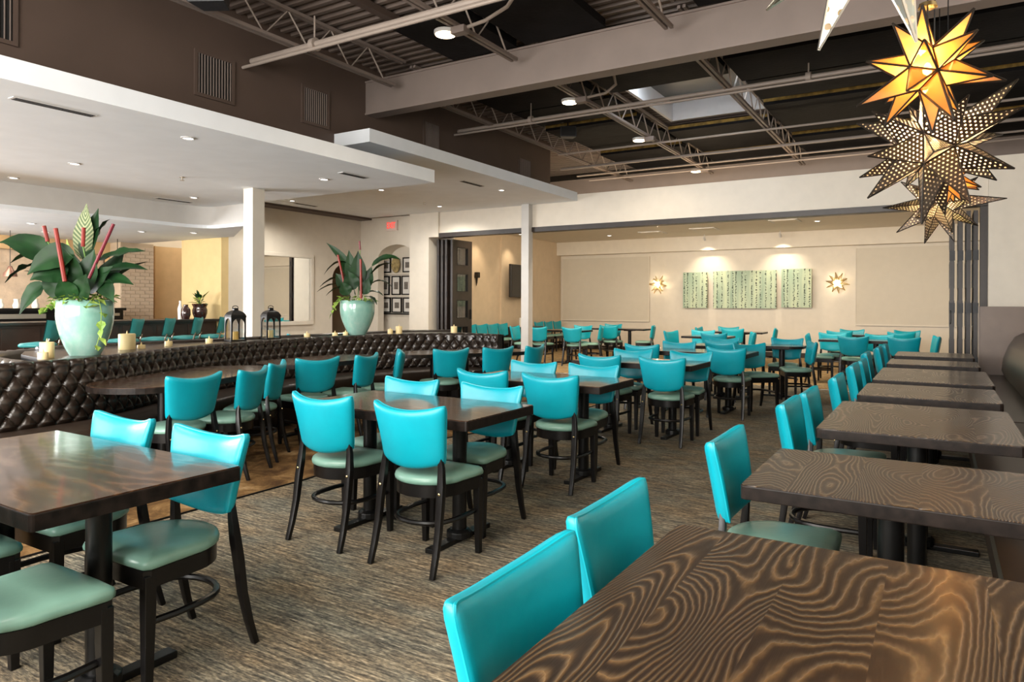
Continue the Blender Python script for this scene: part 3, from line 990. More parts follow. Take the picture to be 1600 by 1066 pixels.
def build_chair(name, label, group, vin, seatm):
    t = thing(name, label, 'chair', (0, 0, 0), 0, group)
    # seat cushion
    rg = []
    for k, z in ((0.93, 0.428), (0.99, 0.436), (1.0, 0.450), (0.975, 0.465), (0.90, 0.475), (0.70, 0.4825), (0.35, 0.486), (0.05, 0.487)):
        rg.append([(x, y, z) for x, y in seat_outline(k)])
    MB().rings(rg).obj('seat', seatm, t, smooth=True, angle=60)
    rg = [[(x, y, z) for x, y in seat_outline(k)] for k, z in ((0.95, 0.428), (0.95, 0.365), (0.85, 0.365), (0.85, 0.40))]
    MB().rings(rg, cap0=True, cap1=False).obj('seat_rail', black_wood, t, smooth=True, angle=40)
    for s in (-1, 1):
        MB().tube([(s * 0.182, 0.158, 0.41), (s * 0.182, 0.158, 0.30), (s * 0.184, 0.162, 0.0)], [1, 1, 0.72], sq=(0.040, 0.040)).obj('front_leg', black_wood, t, bevel=0.003)
        path = [(s * 0.205, -0.275, 0.0), (s * 0.203, -0.245, 0.10), (s * 0.200, -0.218, 0.22), (s * 0.198, -0.200, 0.36), (s * 0.195, -0.188, 0.44), (s * 0.188, -0.180, 0.53), (s * 0.178, -0.182, 0.60), (s * 0.168, -0.190, 0.66)]
        MB().tube(path, [0.75, 0.85, 0.95, 1.05, 1.05, 0.85, 0.6, 0.5], sq=(0.036, 0.030)).obj('rear_leg', black_wood, t, smooth=True, bevel=0.003)
        MB().lathe([(0.007, 0), (0.007, 0.004), (0.004, 0.006)], n=8).xf(Matrix.Translation((s * 0.196, -0.209, 0.405)) @ Matrix.Rotation(R(90), 4, 'X')).obj('bolt', brass, t)
    # bentwood hoop
    hp = [(0.170, 0.145), (0.178, 0.05), (0.172, -0.05)] + [(0.165 * math.cos(a), -0.075 + 0.125 * math.sin(a)) for a in [-PI * i / 10 for i in range(1, 10)]] + [(-0.172, -0.05), (-0.178, 0.05), (-0.170, 0.145)]
    MB().tube([(x, y, 0.235) for x, y in hp], 0.0135, 8).obj('stretcher', black_wood, t, smooth=True)
    # backrest: curved pad
    def bp(u, v, side):
        # u -1..1 , v 0..1
        w0, w1 = 0.198, 0.240
        hw = (w0 + (w1 - w0) * (v ** 1.15)) * (1 - 0.035 * max(0.0, (v - 0.88) / 0.12) ** 2.5 - 0.025 * max(0.0, (0.14 - v) / 0.14) ** 2.5)
        x = u * hw
        zb = 0.515 + 0.035 * u * u
        zt = 0.820 + 0.036 * abs(u) ** 2.2 - 0.005 * max(0.0, (abs(u) - 0.88) / 0.12) ** 2
        z = zb + (zt - zb) * v
        y = -0.205 - 0.038 * v - 0.012 * v * v + 0.042 * u * u
        e = (1 - abs(u) ** 11) ** 0.5 * (1 - abs(2 * v - 1) ** 14) ** 0.5
        th = 0.007 + 0.0205 * e + 0.005 * (1 - u * u) * math.sin(PI * v)
        return (x, y + (th if side > 0 else -th), z)
    nu, nv = 20, 14
    us = [math.sin(PI / 2 * (2 * i / nu - 1)) for i in range(nu + 1)]
    vs2 = [(1 - math.cos(PI * j / nv)) / 2 for j in range(nv + 1)]
    m = MB()
    for side in (1, -1):
        v = [bp(u, vv, side) for vv in vs2 for u in us]
        f = []
        for j in range(nv):
            for i in range(nu):
                a = j * (nu + 1) + i
                q = (a, a + 1, a + nu + 2, a + nu + 1)
                f.append(q if side < 0 else q[::-1])
        m.add(v, f)
    N = (nu + 1) * (nv + 1)
    per = [i for i in range(nu + 1)] + [(j) * (nu + 1) + nu for j in range(1, nv + 1)] + [nv * (nu + 1) + i for i in range(nu - 1, -1, -1)] + [j * (nu + 1) for j in range(nv - 1, 0, -1)]
    for k in range(len(per)):
        a, b = per[k], per[(k + 1) % len(per)]
        m.f.append((a, b, N + b, N + a))
        m.m.append(0)
    m.obj('backrest', vin, t, smooth=True, angle=70)
    # welt along the front edge
    loop = [bp(us[i], 0, 1) for i in range(nu + 1)] + [bp(1, vs2[j], 1) for j in range(1, nv + 1)] + [bp(us[i], 1, 1) for i in range(nu - 1, -1, -1)] + [bp(-1, vs2[j], 1) for j in range(nv - 1, 0, -1)]
    loop = [(x * 0.985, y + 0.002, 0.685 + (z - 0.685) * 0.985) for x, y, z in loop]
    MB().tube(loop, 0.0042, 6, closed=True).obj('piping', piping_m, t, smooth=True)
    return t


chair0 = build_chair('dining_chair', 'x', 'x', vinyl, seat_vinyl)
kids0 = list(chair0.children)
used0 = [False]


def chair(x, y, face, label, group):
    """x,y = middle of the back's top edge on the floor plan; face = heading of the sitter in degrees"""
    a = R(face)
    ox, oy = x + 0.222 * math.cos(a), y + 0.222 * math.sin(a)
    if not used0[0]:
        used0[0] = True
        t = chair0
    else:
        t = chair0.copy()
        COL.objects.link(t)
        for k in kids0:
            c = k.copy()
            COL.objects.link(c)
            c.parent = t
    t.location = (ox, oy, 0)
    t.rotation_euler = (0, 0, a - PI / 2)
    t['label'] = label
    t['group'] = group
    return t


G1, G2, G3, G4, G5 = 'chairs at the central tables', 'chairs along the tufted banquette', 'chairs facing the booth tables', 'chairs in the private room', 'chairs beyond the partition'
CH = [
    (-2.55, 1.80, 270, 'turquoise chair at the right end of the left foreground table, back towards the banquette', G1),
    (-3.20, 1.81, 270, 'turquoise chair left of the other one on the far side of the left foreground table', G1),
    (-2.42, 0.82, 90, 'pale green chair seat nearest the camera at bottom left', G1),
    (-3.12, 0.86, 90, 'pale green chair seat at the left picture edge, half cut off', G1),
    (-2.99, 2.80, 90, 'big turquoise chair seen from behind, left of the central pair', G1),
    (-2.335, 2.78, 90, 'big turquoise chair seen from behind, right of the central pair and nearest in the middle', G1),
    (-3.11, 3.76, 270, 'pale turquoise chair facing the camera, left on the far side of the first central table', G1),
    (-2.45, 3.76, 270, 'pale turquoise chair facing the camera, right on the far side of the first central table', G1),
    (-3.04, 4.50, 90, 'turquoise chair back partly hidden behind the first central table, left of the second table front', G1),
    (-2.44, 4.50, 90, 'turquoise chair seen from behind at the second central table, right', G1),
    (-3.11, 5.46, 270, 'pale turquoise chair, left on the far side of the second central table', G1),
    (-2.52, 5.46, 270, 'pale turquoise chair, right on the far side of the second central table', G1),
    (-2.96, 6.52, 90, 'turquoise chair seen from behind at the third central table, left', G1),
    (-2.29, 6.50, 90, 'turquoise chair seen from behind at the third central table, right', G1),
    (-2.98, 7.52, 270, 'pale turquoise chair, left on the far side of the third central table', G1),
    (-2.31, 7.52, 270, 'pale turquoise chair, right on the far side of the third central table', G1),
    (-3.26, 8.50, 90, 'turquoise chair seen from behind at the fourth central table, left and mostly hidden', G1),
    (-2.17, 8.42, 90, 'turquoise chair seen from behind at the fourth central table, right', G1),
    (-3.07, 9.45, 270, 'pale turquoise chair, left on the far side of the fourth central table', G1),
    (-2.16, 9.54, 312, 'pale turquoise chair turned half right beside the fourth central table', G1),
    (-2.62, 9.90, 90, 'dark turquoise chair back between the fourth and last central tables', G1),
    (-2.82, 10.85, 270, 'pale turquoise chair on the far side of the last central table', G1),
    (-1.99, 11.34, 270, 'pale turquoise chair on the far side of the small table by the opening', G1),
    (-1.50, 10.46, 200, 'turquoise chair turned left at the small table by the opening', G1),
    (-4.58, 3.10, 185, 'turquoise chair nearest along the banquette tables, seen from behind', G2),
    (-4.64, 3.65, 207, 'turquoise chair second along the first banquette table, turned half left', G2),
    (-4.96, 4.15, 216, 'pale edge-on turquoise chair closing the first banquette table', G2),
    (-5.0, 4.66, 169, 'turquoise chair seen from behind at the middle banquette table, left', G2),
    (-4.95, 5.27, 197, 'turquoise chair at the middle banquette table, centre', G2),
    (-5.03, 5.86, 223, 'narrow edge-on turquoise chair at the far end of the middle banquette table', G2),
    (-4.74, 6.42, 157, 'turquoise chair seen from behind at the far banquette table, left', G2),
    (-4.46, 6.98, 163, 'turquoise chair at the far banquette table, centre', G2),
    (-4.26, 7.51, 183, 'turquoise chair at the far banquette table, right, before the slim column', G2),
    (-0.728, 1.20, 0, 'closest turquoise chair back at the bottom, first at the big foreground table', G3),
    (-0.765, 1.745, 0, 'turquoise chair back behind the closest one at the big foreground table', G3),
    (-0.735, 2.84, 0, 'turquoise chair at the second right-hand table, standing alone', G3),
    (-0.70, 4.02, 0, 'turquoise chair at the third right-hand table, front one', G3),
    (-0.68, 4.57, 0, 'turquoise chair at the third right-hand table, rear one', G3),
    (-0.64, 5.60, 0, 'turquoise chair at the fourth right-hand table', G3),
    (-0.64, 6.72, 0, 'turquoise chair at the fifth right-hand table, front one', G3),
    (-0.62, 7.28, 0, 'turquoise chair at the fifth right-hand table, rear one', G3),
    (-0.68, 8.50, 0, 'small turquoise chair at the sixth right-hand table', G3),
    (-0.64, 9.65, 0, 'small turquoise chair at the last right-hand table, front one', G3),
    (-0.60, 10.15, 0, 'small dark turquoise chair at the last right-hand table, rear one', G3),
    (-3.44, 12.50, 90, 'private room chair seen from behind, below the middle painting', G4),
    (-4.00, 13.80, 270, 'private room chair facing us below the left painting', G4),
    (-4.42, 13.05, 345, 'private room chair turned right, leftmost under the left painting', G4),
    (-2.92, 13.26, 200, 'private room chair side-on, right end of the first table under the paintings', G4),
    (-3.72, 14.96, 90, 'private room chair from behind at the rear table under the middle painting', G4),
    (-4.10, 16.15, 270, 'private room chair facing us at the rear table under the middle painting', G4),
    (-2.98, 15.60, 190, 'private room chair side-on against the wall right of the rear table', G4),
    (-4.60, 15.50, 0, 'tiny chair back at the left end of the rear table under the paintings', G4),
    (-1.97, 13.20, 8, 'private room chair turned right, left end of the table below the right star sconce', G4),
    (-1.66, 13.90, 270, 'private room chair facing us, left at the table below the right star sconce', G4),
    (-1.21, 12.70, 90, 'dark teal private room chair from behind, biggest right of the right star sconce', G4),
    (-0.90, 13.90, 270, 'private room chair facing us, right at the front right table', G4),
    (-0.48, 12.70, 90, 'dark teal private room chair from behind at the right end of the front right table', G4),
    (-0.03, 13.40, 190, 'private room chair side-on at the right end of the front right table', G4),
    (-1.67, 15.00, 90, 'small dark private room chair from behind, left at the rear right table', G4),
    (-1.55, 16.10, 270, 'small pale private room chair facing us, left at the rear right table', G4),
    (-0.61, 15.00, 90, 'small dark private room chair from behind, right at the rear right table', G4),
    (-0.55, 16.10, 270, 'small pale private room chair facing us, right at the rear right table', G4),
    (-7.62, 13.50, 90, 'private room chair from behind just right of the slim column', G4),
    (-6.80, 13.55, 90, 'private room chair from behind at the pedestal table right of the slim column', G4),
    (-6.50, 14.45, 200, 'narrow side-on private room chair between the two left tables', G4),
    (-7.2, 14.98, 270, 'private room chair facing us behind the pedestal table right of the slim column', G4),
    (-6.72, 15.35, 90, 'private room chair from behind under the left projection screen', G4),
    (-7.08, 16.5, 270, 'pale private room chair facing us under the left projection screen', G4),
    (-5.80, 15.9, 195, 'private room chair at the right end of the table under the left projection screen', G4),
    (-8.28, 13.6, 5, 'private room chair just left of the slim column', G4),
    (-9.62, 13.72, 0, 'chair against the private room left wall, nearest the folding doors', G4),
    (-9.62, 14.21, 0, 'chair against the private room left wall, second from the folding doors', G4),
    (-9.62, 14.70, 0, 'chair against the private room left wall, third from the folding doors', G4),
    (-9.62, 15.19, 0, 'chair against the private room left wall, fourth from the folding doors', G4),
    (-9.62, 17.1, 0, 'chair against the private room left wall, first beyond the sideboard', G4),
    (-9.62, 17.65, 0, 'chair against the private room left wall, second beyond the sideboard', G4),
    (-9.62, 18.2, 0, 'chair against the private room left wall, in the far corner', G4),
    (-8.55, 5.35, 140, 'chair beyond the partition, its top showing right of the square candle', G5),
    (-8.95, 7.75, 240, 'chair beyond the partition, its top showing right of the lanterns', G5),
    (-8.42, 4.25, 60, 'chair beyond the partition, its top showing left of the big pot', G5),
]
for c in CH:
    chair(*c)

# private room tables
for (a, b, c, d, lab) in ((-4.15, -3.3, 12.85, 13.5, 'private room table below the paintings, front'), (-4.5, -3.2, 15.35, 15.95, 'private room table below the paintings, rear'),
                          (-1.78, -0.45, 13.0, 13.62, 'private room table below the right star sconce'), (-1.8, -0.4, 15.3, 15.9, 'private room table at the rear right'),
                          (-7.7, -6.75, 13.95, 14.55, 'private room pedestal table right of the slim column'), (-7.3, -5.95, 15.65, 16.25, 'private room table under the left projection screen')):
    w = b - a
    table(a, b, c, d, [(0, 0, 0)] if w < 1 else [(-w * 0.15, 0, 90), (w * 0.15, 0, 90)], lab, 'private room tables', wood_dark, thick=0.04)

# ------------------------------------------------------------------ tufted banquette
def catmull(P, step):
    P = [Vector((*p, 0)) for p in P]
    out = []
    for i in range(len(P) - 1):
        p0, p1, p2, p3 = P[max(i - 1, 0)], P[i], P[i + 1], P[min(i + 2, len(P) - 1)]
        n = max(2, int((p2 - p1).length / 0.02))
        for k in range(n):
            t = k / n
            out.append(0.5 * ((2 * p1) + (-p0 + p2) * t + (2 * p0 - 5 * p1 + 4 * p2 - p3) * t * t + (-p0 + 3 * p1 - 3 * p2 + p3) * t ** 3))
    out.append(P[-1])
    # resample
    d = [0]
    for a, b in zip(out, out[1:]):
        d.append(d[-1] + (b - a).length)
    n = int(d[-1] / step)
    res, j = [], 0
    for k in range(n + 1):
        s = d[-1] * k / n
        while j < len(d) - 2 and d[j + 1] < s:
            j += 1
        f = (s - d[j]) / max(1e-9, d[j + 1] - d[j])
        res.append(out[j].lerp(out[j + 1], f))
    return res, d[-1] / n


def tufted(path, side, zb, zt, parent, matl, step=0.0095, ax=0.066, az=0.092, depth=0.034, lean=0.05, name='tufted_back'):
    """side=+1: front faces right of travel"""
    P, ds = catmull(path, step)
    n = len(P)
    H = zt - zb
    prof = []
    nz = 56
    for j in range(nz + 1):
        q = j / nz
        z = zb + (H - 0.05) * q
        prof.append((-lean * q, z, (H - 0.05) * q, 1.0, 0.0))
    rr = 0.05
    for j in range(1, 9):
        a = PI * j / 8
        prof.append((-lean - rr + rr * math.cos(a), zt - 0.05 + rr * math.sin(a), H - 0.05 + rr * a, math.cos(a), math.sin(a)))
    prof.append((-lean - 2 * rr, zb, H + 0.2, -1.0, 0.0))
    vs_, fs = [], []
    k = len(prof)
    for i in range(n):
        t = (P[min(i + 1, n - 1)] - P[max(i - 1, 0)]).normalized()
        nrm = Vector((t.y, -t.x, 0)) * side
        s = i * ds
        for (d, z, tt, nc, ns) in prof:
            a = s / ax
            if tt <= H:
                b = (tt - 0.02) / az
                u, v = (a + b) / 2, (a - b) / 2
                h = (abs(math.sin(PI * u)) * abs(math.sin(PI * v))) ** 0.38
                du, dv = u - round(u), v - round(v)
                h -= 0.5 * math.exp(-((du * du + dv * dv) / 0.012))
                if tt > H - 0.10:  # vertical pleats over the top roll
                    f = min(1, (tt - (H - 0.10)) / 0.05)
                    pl = abs(math.sin(PI * (a / 2 + ((H - 0.10 - 0.02) / az) / 2))) ** 0.35
                    h = h * (1 - f) + pl * f
                if tt < 0.03:
                    h *= tt / 0.03
            else:
                h = 0.3
            o = depth * (h - 0.6)
            p = P[i] + nrm * (d + o * nc) + Vector((0, 0, z + o * ns * 0.8))
            vs_.append(tuple(p))
    for i in range(n - 1):
        for j in range(k - 1):
            a = i * k + j
            fs.append((a, a + 1, a + k + 1, a + k))
    fs.append(tuple(range(k)))
    fs.append(tuple((n - 1) * k + j for j in range(k - 1, -1, -1)))
    return MB().add(vs_, fs).obj(name, matl, parent, smooth=True, angle=80), P


BP = [(-5.47, -1.2), (-5.47, 1.5), (-5.50, 2.25), (-5.53, 2.65), (-5.60, 2.95), (-5.76, 3.30), (-6.00, 3.72), (-6.24, 4.25), (-6.46, 5.0), (-6.58, 5.8), (-6.56, 6.5), (-6.42, 7.2), (-6.15, 7.8), (-5.72, 8.12), (-5.20, 8.05)]
t = thing('tufted_banquette', 'long serpentine dark brown tufted leather banquette with buttoned back', 'banquette')
_, PP = tufted(BP, 1, 0.46, 0.945, t, leather)
# seat and plinth following the back line
def band(P, side, d0, d1, z0, z1, step=6):
    a, b = [], []
    Q = P[::step] + [P[-1]]
    for i in range(len(Q)):
        tt = (Q[min(i + 1, len(Q) - 1)] - Q[max(i - 1, 0)]).normalized()
        nrm = Vector((tt.y, -tt.x, 0)) * side
        p, q = Q[i] + nrm * d0, Q[i] + nrm * d1
        a.append((p.x, p.y))
        b.append((q.x, q.y))
    m = MB()
    rg = [[(*a[i], z0), (*b[i], z0), (*b[i], z1), (*a[i], z1)] for i in range(len(Q))]
    m.rings(rg)
    return m


def seat_band(P, side, d0, d1, z0, z1, step=6):
    Q = P[::step] + [P[-1]]
    rg = []
    for i in range(len(Q)):
        tt = (Q[min(i + 1, len(Q) - 1)] - Q[max(i - 1, 0)]).normalized()
        nrm = Vector((tt.y, -tt.x, 0)) * side
        sec = [(d0, z0), (d1 - 0.01, z0), (d1, z0 + 0.03), (d1, z1 - 0.04), (d1 - 0.012, z1 - 0.012), (d1 - 0.04, z1), (d0, z1 - 0.005)]
        rg.append([tuple(Q[i] + nrm * d + Vector((0, 0, z))) for d, z in sec])
    return MB().rings(rg)


seat_band(PP, 1, -0.02, 0.43, 0.33, 0.465).obj('seat', leather_smooth, t, smooth=True, angle=50)
band(PP, 1, -0.02, 0.34, 0.0, 0.33).obj('plinth', black_wood, t)
# partition and ledge behind
front = [(p.x - 0.10, p.y + 0.0) for p in PP[120::14]]
rear = [(-6.35, 8.55), (-6.80, 8.1), (-6.88, 6.7), (-6.90, 6.0), (-6.92, 4.9), (-7.0, 4.2), (-7.0, 3.6), (-6.9, 3.0), (-6.5, 2.80), (-6.05, 2.72)]
i0 = min(range(len(PP)), key=lambda i: abs(PP[i].y - 2.66) + abs(PP[i].x + 5.53))
iE = len(PP) - 1
def off(i, d):
    tt = (PP[min(i + 1, iE)] - PP[max(i - 1, 0)]).normalized()
    return (PP[i].x - tt.y * d, PP[i].y + tt.x * d)
fr = [off(i, 0.172) for i in list(range(i0, iE, 12)) + [iE]]
poly = fr + rear
t = thing('partition', 'dark low partition with a ledge carrying pots, candles and lanterns', 'partition')
MB().prism(poly, 0.0, 0.905).obj('body', black_wood, t)
MB().prism(poly, 0.905, 0.928).obj('ledge', espresso, t)
rr_ = [(-6.37, 8.58), (-6.83, 8.12), (-6.91, 6.7), (-6.93, 6.0), (-6.95, 4.9), (-7.03, 4.2), (-7.03, 3.6), (-6.99, 3.14)]
MB().tube([(x, y, 0.925) for x, y in rr_], 0.035, 8).obj('rear_roll', leather, t, smooth=True)
t = thing('tufted_banquette', 'curved end of a second tufted banquette, in a painted lit grey, left of the small candle', 'banquette')
_, PP2 = tufted([(-5.80, 2.42), (-6.1, 2.43), (-6.5, 2.50), (-6.9, 2.68), (-7.2, 3.0), (-7.32, 3.6), (-7.3, 4.6)], -1, 0.46, 0.94, t, grey_leather)
seat_band(PP2, -1, -0.02, 0.42, 0.33, 0.465).obj('seat', leather_smooth, t, smooth=True, angle=50)

# ------------------------------------------------------------------ right-hand booth
t = thing('booth_bench', 'brown vinyl booth bench along the right wall', 'booth')
MB().box(0.62, 0.72, -1.5, 10.94, 0.0, 0.33).box(0.30, 1.4, -1.5, 10.94, 0.32, 0.36).obj('plinth', black_wood, t)
k = [(0.16, -1.5), (0.16, 6.6)], [(0.16, 6.62), (0.16, 10.94)]
for a, b in k:
    MB().box(0.17, 0.80, a[1], b[1], 0.34, 0.465).obj('seat', leather_smooth, t, bevel=0.03, seg=3, smooth=True)
for ya, yb in ((-1.5, 6.60), (6.63, 10.93)):
    rg = []
    sec = [(0.70, 0.46), (0.665, 0.55), (0.68, 0.70), (0.735, 0.86), (0.80, 0.97), (0.88, 1.02), (0.98, 1.03), (1.05, 1.0), (1.06, 0.46)]
    n = 30
    for i in range(n + 1):
        yy = ya + (yb - ya) * i / n
        e = min(1, (yb - yy) / 0.25, (yy - ya) / 0.25 if ya > 0 else 1)
        e = max(0.0, e) ** 0.4
        rg.append([(1.0 + (x - 1.0) * (0.75 + 0.25 * e), yy, 0.46 + (z - 0.46) * (0.86 + 0.14 * e)) for x, z in sec])
    MB().rings(rg).obj('back_cushion', leather_smooth, t, smooth=True, angle=60)
t = thing('booth_end_panel', 'tall taupe end panel closing the right booth', 'panel')
MB().box(0.445, 1.58, 10.97, 11.03, 0.0, 1.345).obj('panel', bench_brown, t, bevel=0.003)
MB().box(0.435, 0.445, 10.96, 11.04, 0.0, 1.35).obj('edge_highlight', taupe_light, t)  # lighter strip added for the highlight along the panel edge
MB().lathe([(0.02, 1.345), (0.02, 1.36), (0.008, 1.365)], 1.02, 11.0, 12).obj('knob', black_metal, t)

# ------------------------------------------------------------------ folding doors
def door_leaf(name, label, x, y, rz, wdt=0.74, h=2.76, panes=4, face=True, grp='folding door leaves'):
    t = thing(name, label, 'door', (x, y, 0), rz, grp)
    th = 0.055
    pw0, pw1 = 0.16, wdt - 0.16
    zs = []
    ph, gap = 0.40, 0.185
    z = h - 0.16 - ph
    for k in range(5):
        zs.append((z, z + ph))
        z -= ph + gap
    m = MB()
    m.box(0, pw0, -th / 2, th / 2, 0.02, h).box(pw1, wdt, -th / 2, th / 2, 0.02, h)
    zz = h
    for (a, b) in zs:
        m.box(pw0, pw1, -th / 2, th / 2, b, zz)
        zz = a
    m.box(pw0, pw1, -th / 2, th / 2, 0.02, zz)
    m.obj('frame', plank_door, t)
    for (a, b) in zs:
        f = 0.014
        MB().box(pw0, pw1, -th / 2 - 0.006, th / 2 + 0.006, a, a + f).box(pw0, pw1, -th / 2 - 0.006, th / 2 + 0.006, b - f, b).box(pw0, pw0 + f, -th / 2 - 0.006, th / 2 + 0.006, a + f, b - f).box(pw1 - f, pw1, -th / 2 - 0.006, th / 2 + 0.006, a + f, b - f).obj('glazing_bead', black_wood, t)
        MB().box(pw0 + 0.002, pw1 - 0.002, -0.003, 0.003, a, b).obj('pane', glassm, t)
    return t


# left stack: three leaves folded edge-on, the last one face showing
t = door_leaf('folding_door', 'dark folding door leaf with four square panes, face showing', -9.10, 12.30, R(90), panes=4)
MB().box(0.66, 0.70, -0.06, -0.03, 1.0, 1.22).obj('handle', black_metal, t, bevel=0.005)
for i, x in enumerate((-9.21, -9.32, -9.43)):
    t = door_leaf('folding_door', 'dark folding door leaf edge-on in the left stack, ' + ['beside the one showing its face', 'second from the right', 'outermost'][i], x, 12.24, R(90))
    for z in (0.75, 1.55, 2.35):
        MB().tube([(0.0, -0.028, z - 0.06), (0.0, -0.028, z + 0.06)], 0.014, 8).obj('hinge', black_metal, t, smooth=True)
for i, x in enumerate((0.16, 0.265, 0.365, 0.455)):
    t = door_leaf('folding_door', 'dark folding door leaf edge-on in the right stack, ' + ['leftmost', 'second from the left', 'third from the left', 'rightmost'][i], x, 12.32, R(90))
    for z in (0.52, 1.32, 2.1):
        MB().box(-0.014, 0.0, -0.036, 0.036, z - 0.075, z + 0.075).obj('hinge', speaker_m, t)
    # scalloped stile edges seen from the hall
    if i == 0:
        MB().tube([(-0.005, 0.02, 1.08), (-0.05, 0.02, 1.10), (-0.05, 0.02, 1.26), (-0.005, 0.02, 1.28)], 0.006, 6).obj('handle', black_metal, t, smooth=True)

# ------------------------------------------------------------------ private room wall things
def art(x0, x1, z0, z1, label):
    t = thing('painting', label, 'painting', ((x0 + x1) / 2, 18.90, (z0 + z1) / 2), 0, 'three pale green birch panels')
    w, h = (x1 - x0) / 2, (z1 - z0) / 2
    MB().box(-w, w, -0.06, -0.02, -h, h).obj('panel', art_m, t, bevel=0.004)
    MB().box(-w * 0.7, w * 0.7, -0.02, 0.098, -h * 0.7, h * 0.7).obj('standoff', black_metal, t)


art(-6.03, -5.36, 1.25, 2.225, 'narrow pale green panel with rows of dark dots, left of three')
art(-5.20, -3.58, 1.25, 2.245, 'wide pale green panel with rows of dark dots, middle of three')
art(-3.46, -2.74, 1.28, 2.265, 'narrow pale green panel with rows of dark dots, right of three')
for i, (x0, x1, z0, z1) in enumerate(((-9.80, -7.06, 0.875, 2.71), (-1.74, 0.9, 0.88, 2.735))):
    t = thing('projection_screen', 'pale framed wall panel, ' + ['left of the left star sconce' if i == 0 else 'right of the right star sconce'][0], 'screen', ((x0 + x1) / 2, 18.97, z0), 0, 'wall screens')
    w, h = (x1 - x0) / 2, z1 - z0
    MB().box(-w, w, -0.02, 0.0, 0, h).obj('fabric', screen_m, t)
    MB().box(-w - 0.02, w + 0.02, -0.04, 0.0, -0.03, 0.0).box(-w - 0.02, -w, -0.03, 0, 0, h).box(w, w + 0.02, -0.03, 0, 0, h).obj('frame', wall_cream, t)
t = thing('television', 'black flat television on a bracket in the private room', 'television', (-9.72, 16.2, 1.96), R(5))
MB().box(0.0, 0.07, -0.62, 0.62, -0.44, 0.44).obj('housing', tv_m, t, bevel=0.02, seg=3)
MB().box(0.07, 0.074, -0.58, 0.58, -0.40, 0.40).obj('screen', mat('tv_glass', (0.012, 0.011, 0.011), 0.12), t)
MB().box(-0.13, 0.0, -0.1, 0.1, -0.1, 0.1).obj('bracket', black_metal, t)
t = thing('wall_sconce', 'small dark bracket sconce on the private room left wall', 'sconce', (-9.93, 14.44, 2.0))
MB().prism([(0.0, -0.06), (0.10, -0.05), (0.10, 0.05), (0.0, 0.06)], 0.0, 0.14).obj('cup', dark_metal, t, bevel=0.01)
MB().tube([(0.03, 0, 0.0), (0.03, 0, -0.12), (0.02, 0, -0.2)], [0.03, 0.02, 0.006], 8).obj('tail', dark_metal, t)
t = thing('sideboard', 'brown wooden sideboard against the private room left wall', 'sideboard', (-9.6, 16.2, 0))
MB().box(-0.25, 0.25, -0.62, 0.62, 0.06, 0.70).obj('carcass', espresso, t, bevel=0.005)
MB().box(-0.27, 0.27, -0.65, 0.65, 0.70, 0.735).obj('top', espresso, t, bevel=0.004)
for yy in (-0.31, 0.31):
    MB().box(0.25, 0.268, yy - 0.29, yy + 0.29, 0.10, 0.67).obj('door', espresso, t, bevel=0.004)
t = thing('jar', 'white cylindrical jar standing on the sideboard', 'jar', (-9.55, 16.05, 0.735))
MB().lathe([(0.06, 0), (0.065, 0.02), (0.065, 0.22), (0.05, 0.24)], n=16).obj('body', ceramic_w, t, smooth=True)
for (x, lab) in ((-5.3, 'left'), (-3.4, 'right')):
    t = thing('picture_spotlight', 'small track spotlight over the paintings, ' + lab, 'spotlight', (x, 18.35, 3.2), 0, 'track spots over the paintings')
    MB().tube([(0, 0, 0), (0, 0, -0.08)], 0.01, 6).obj('stem', vent_white, t)
    MB().tube([(0, -0.03, -0.07), (0, 0.05, -0.15)], 0.03, 10).obj('head', vent_white, t, smooth=True)
    l = bpy.data.lights.new('picture_light', 'SPOT')
    l.energy = 60
    l.color = (1, 0.83, 0.62)
    l.spot_size = R(95)
    l.spot_blend = 1.0
    l.shadow_soft_size = 0.03
    lo = bpy.data.objects.new('picture_light', l)
    COL.objects.link(lo)
    lo.parent = t
    lo.location = (0, 0.02, -0.2)
    lo.rotation_euler = (R(28), 0, 0)
for (x, y, lab) in ((-9.55, 14.45, 'left wall near the bracket sconce'), (-9.5, 15.9, 'left wall above the television')):
    l = bpy.data.lights.new('wall_wash', 'SPOT')
    l.energy = 30
    l.color = (1, 0.80, 0.55)
    l.spot_size = R(80)
    l.spot_blend = 0.8
    l.shadow_soft_size = 0.04
    lo = bpy.data.objects.new('wall_wash', l)
    COL.objects.link(lo)
    downlight(x, y, 3.2, 'small wall washing light, ' + lab, 0.06, power=0)
    lo.location = (x, y, 3.17)
    lo.rotation_euler = (0, R(12), 0)

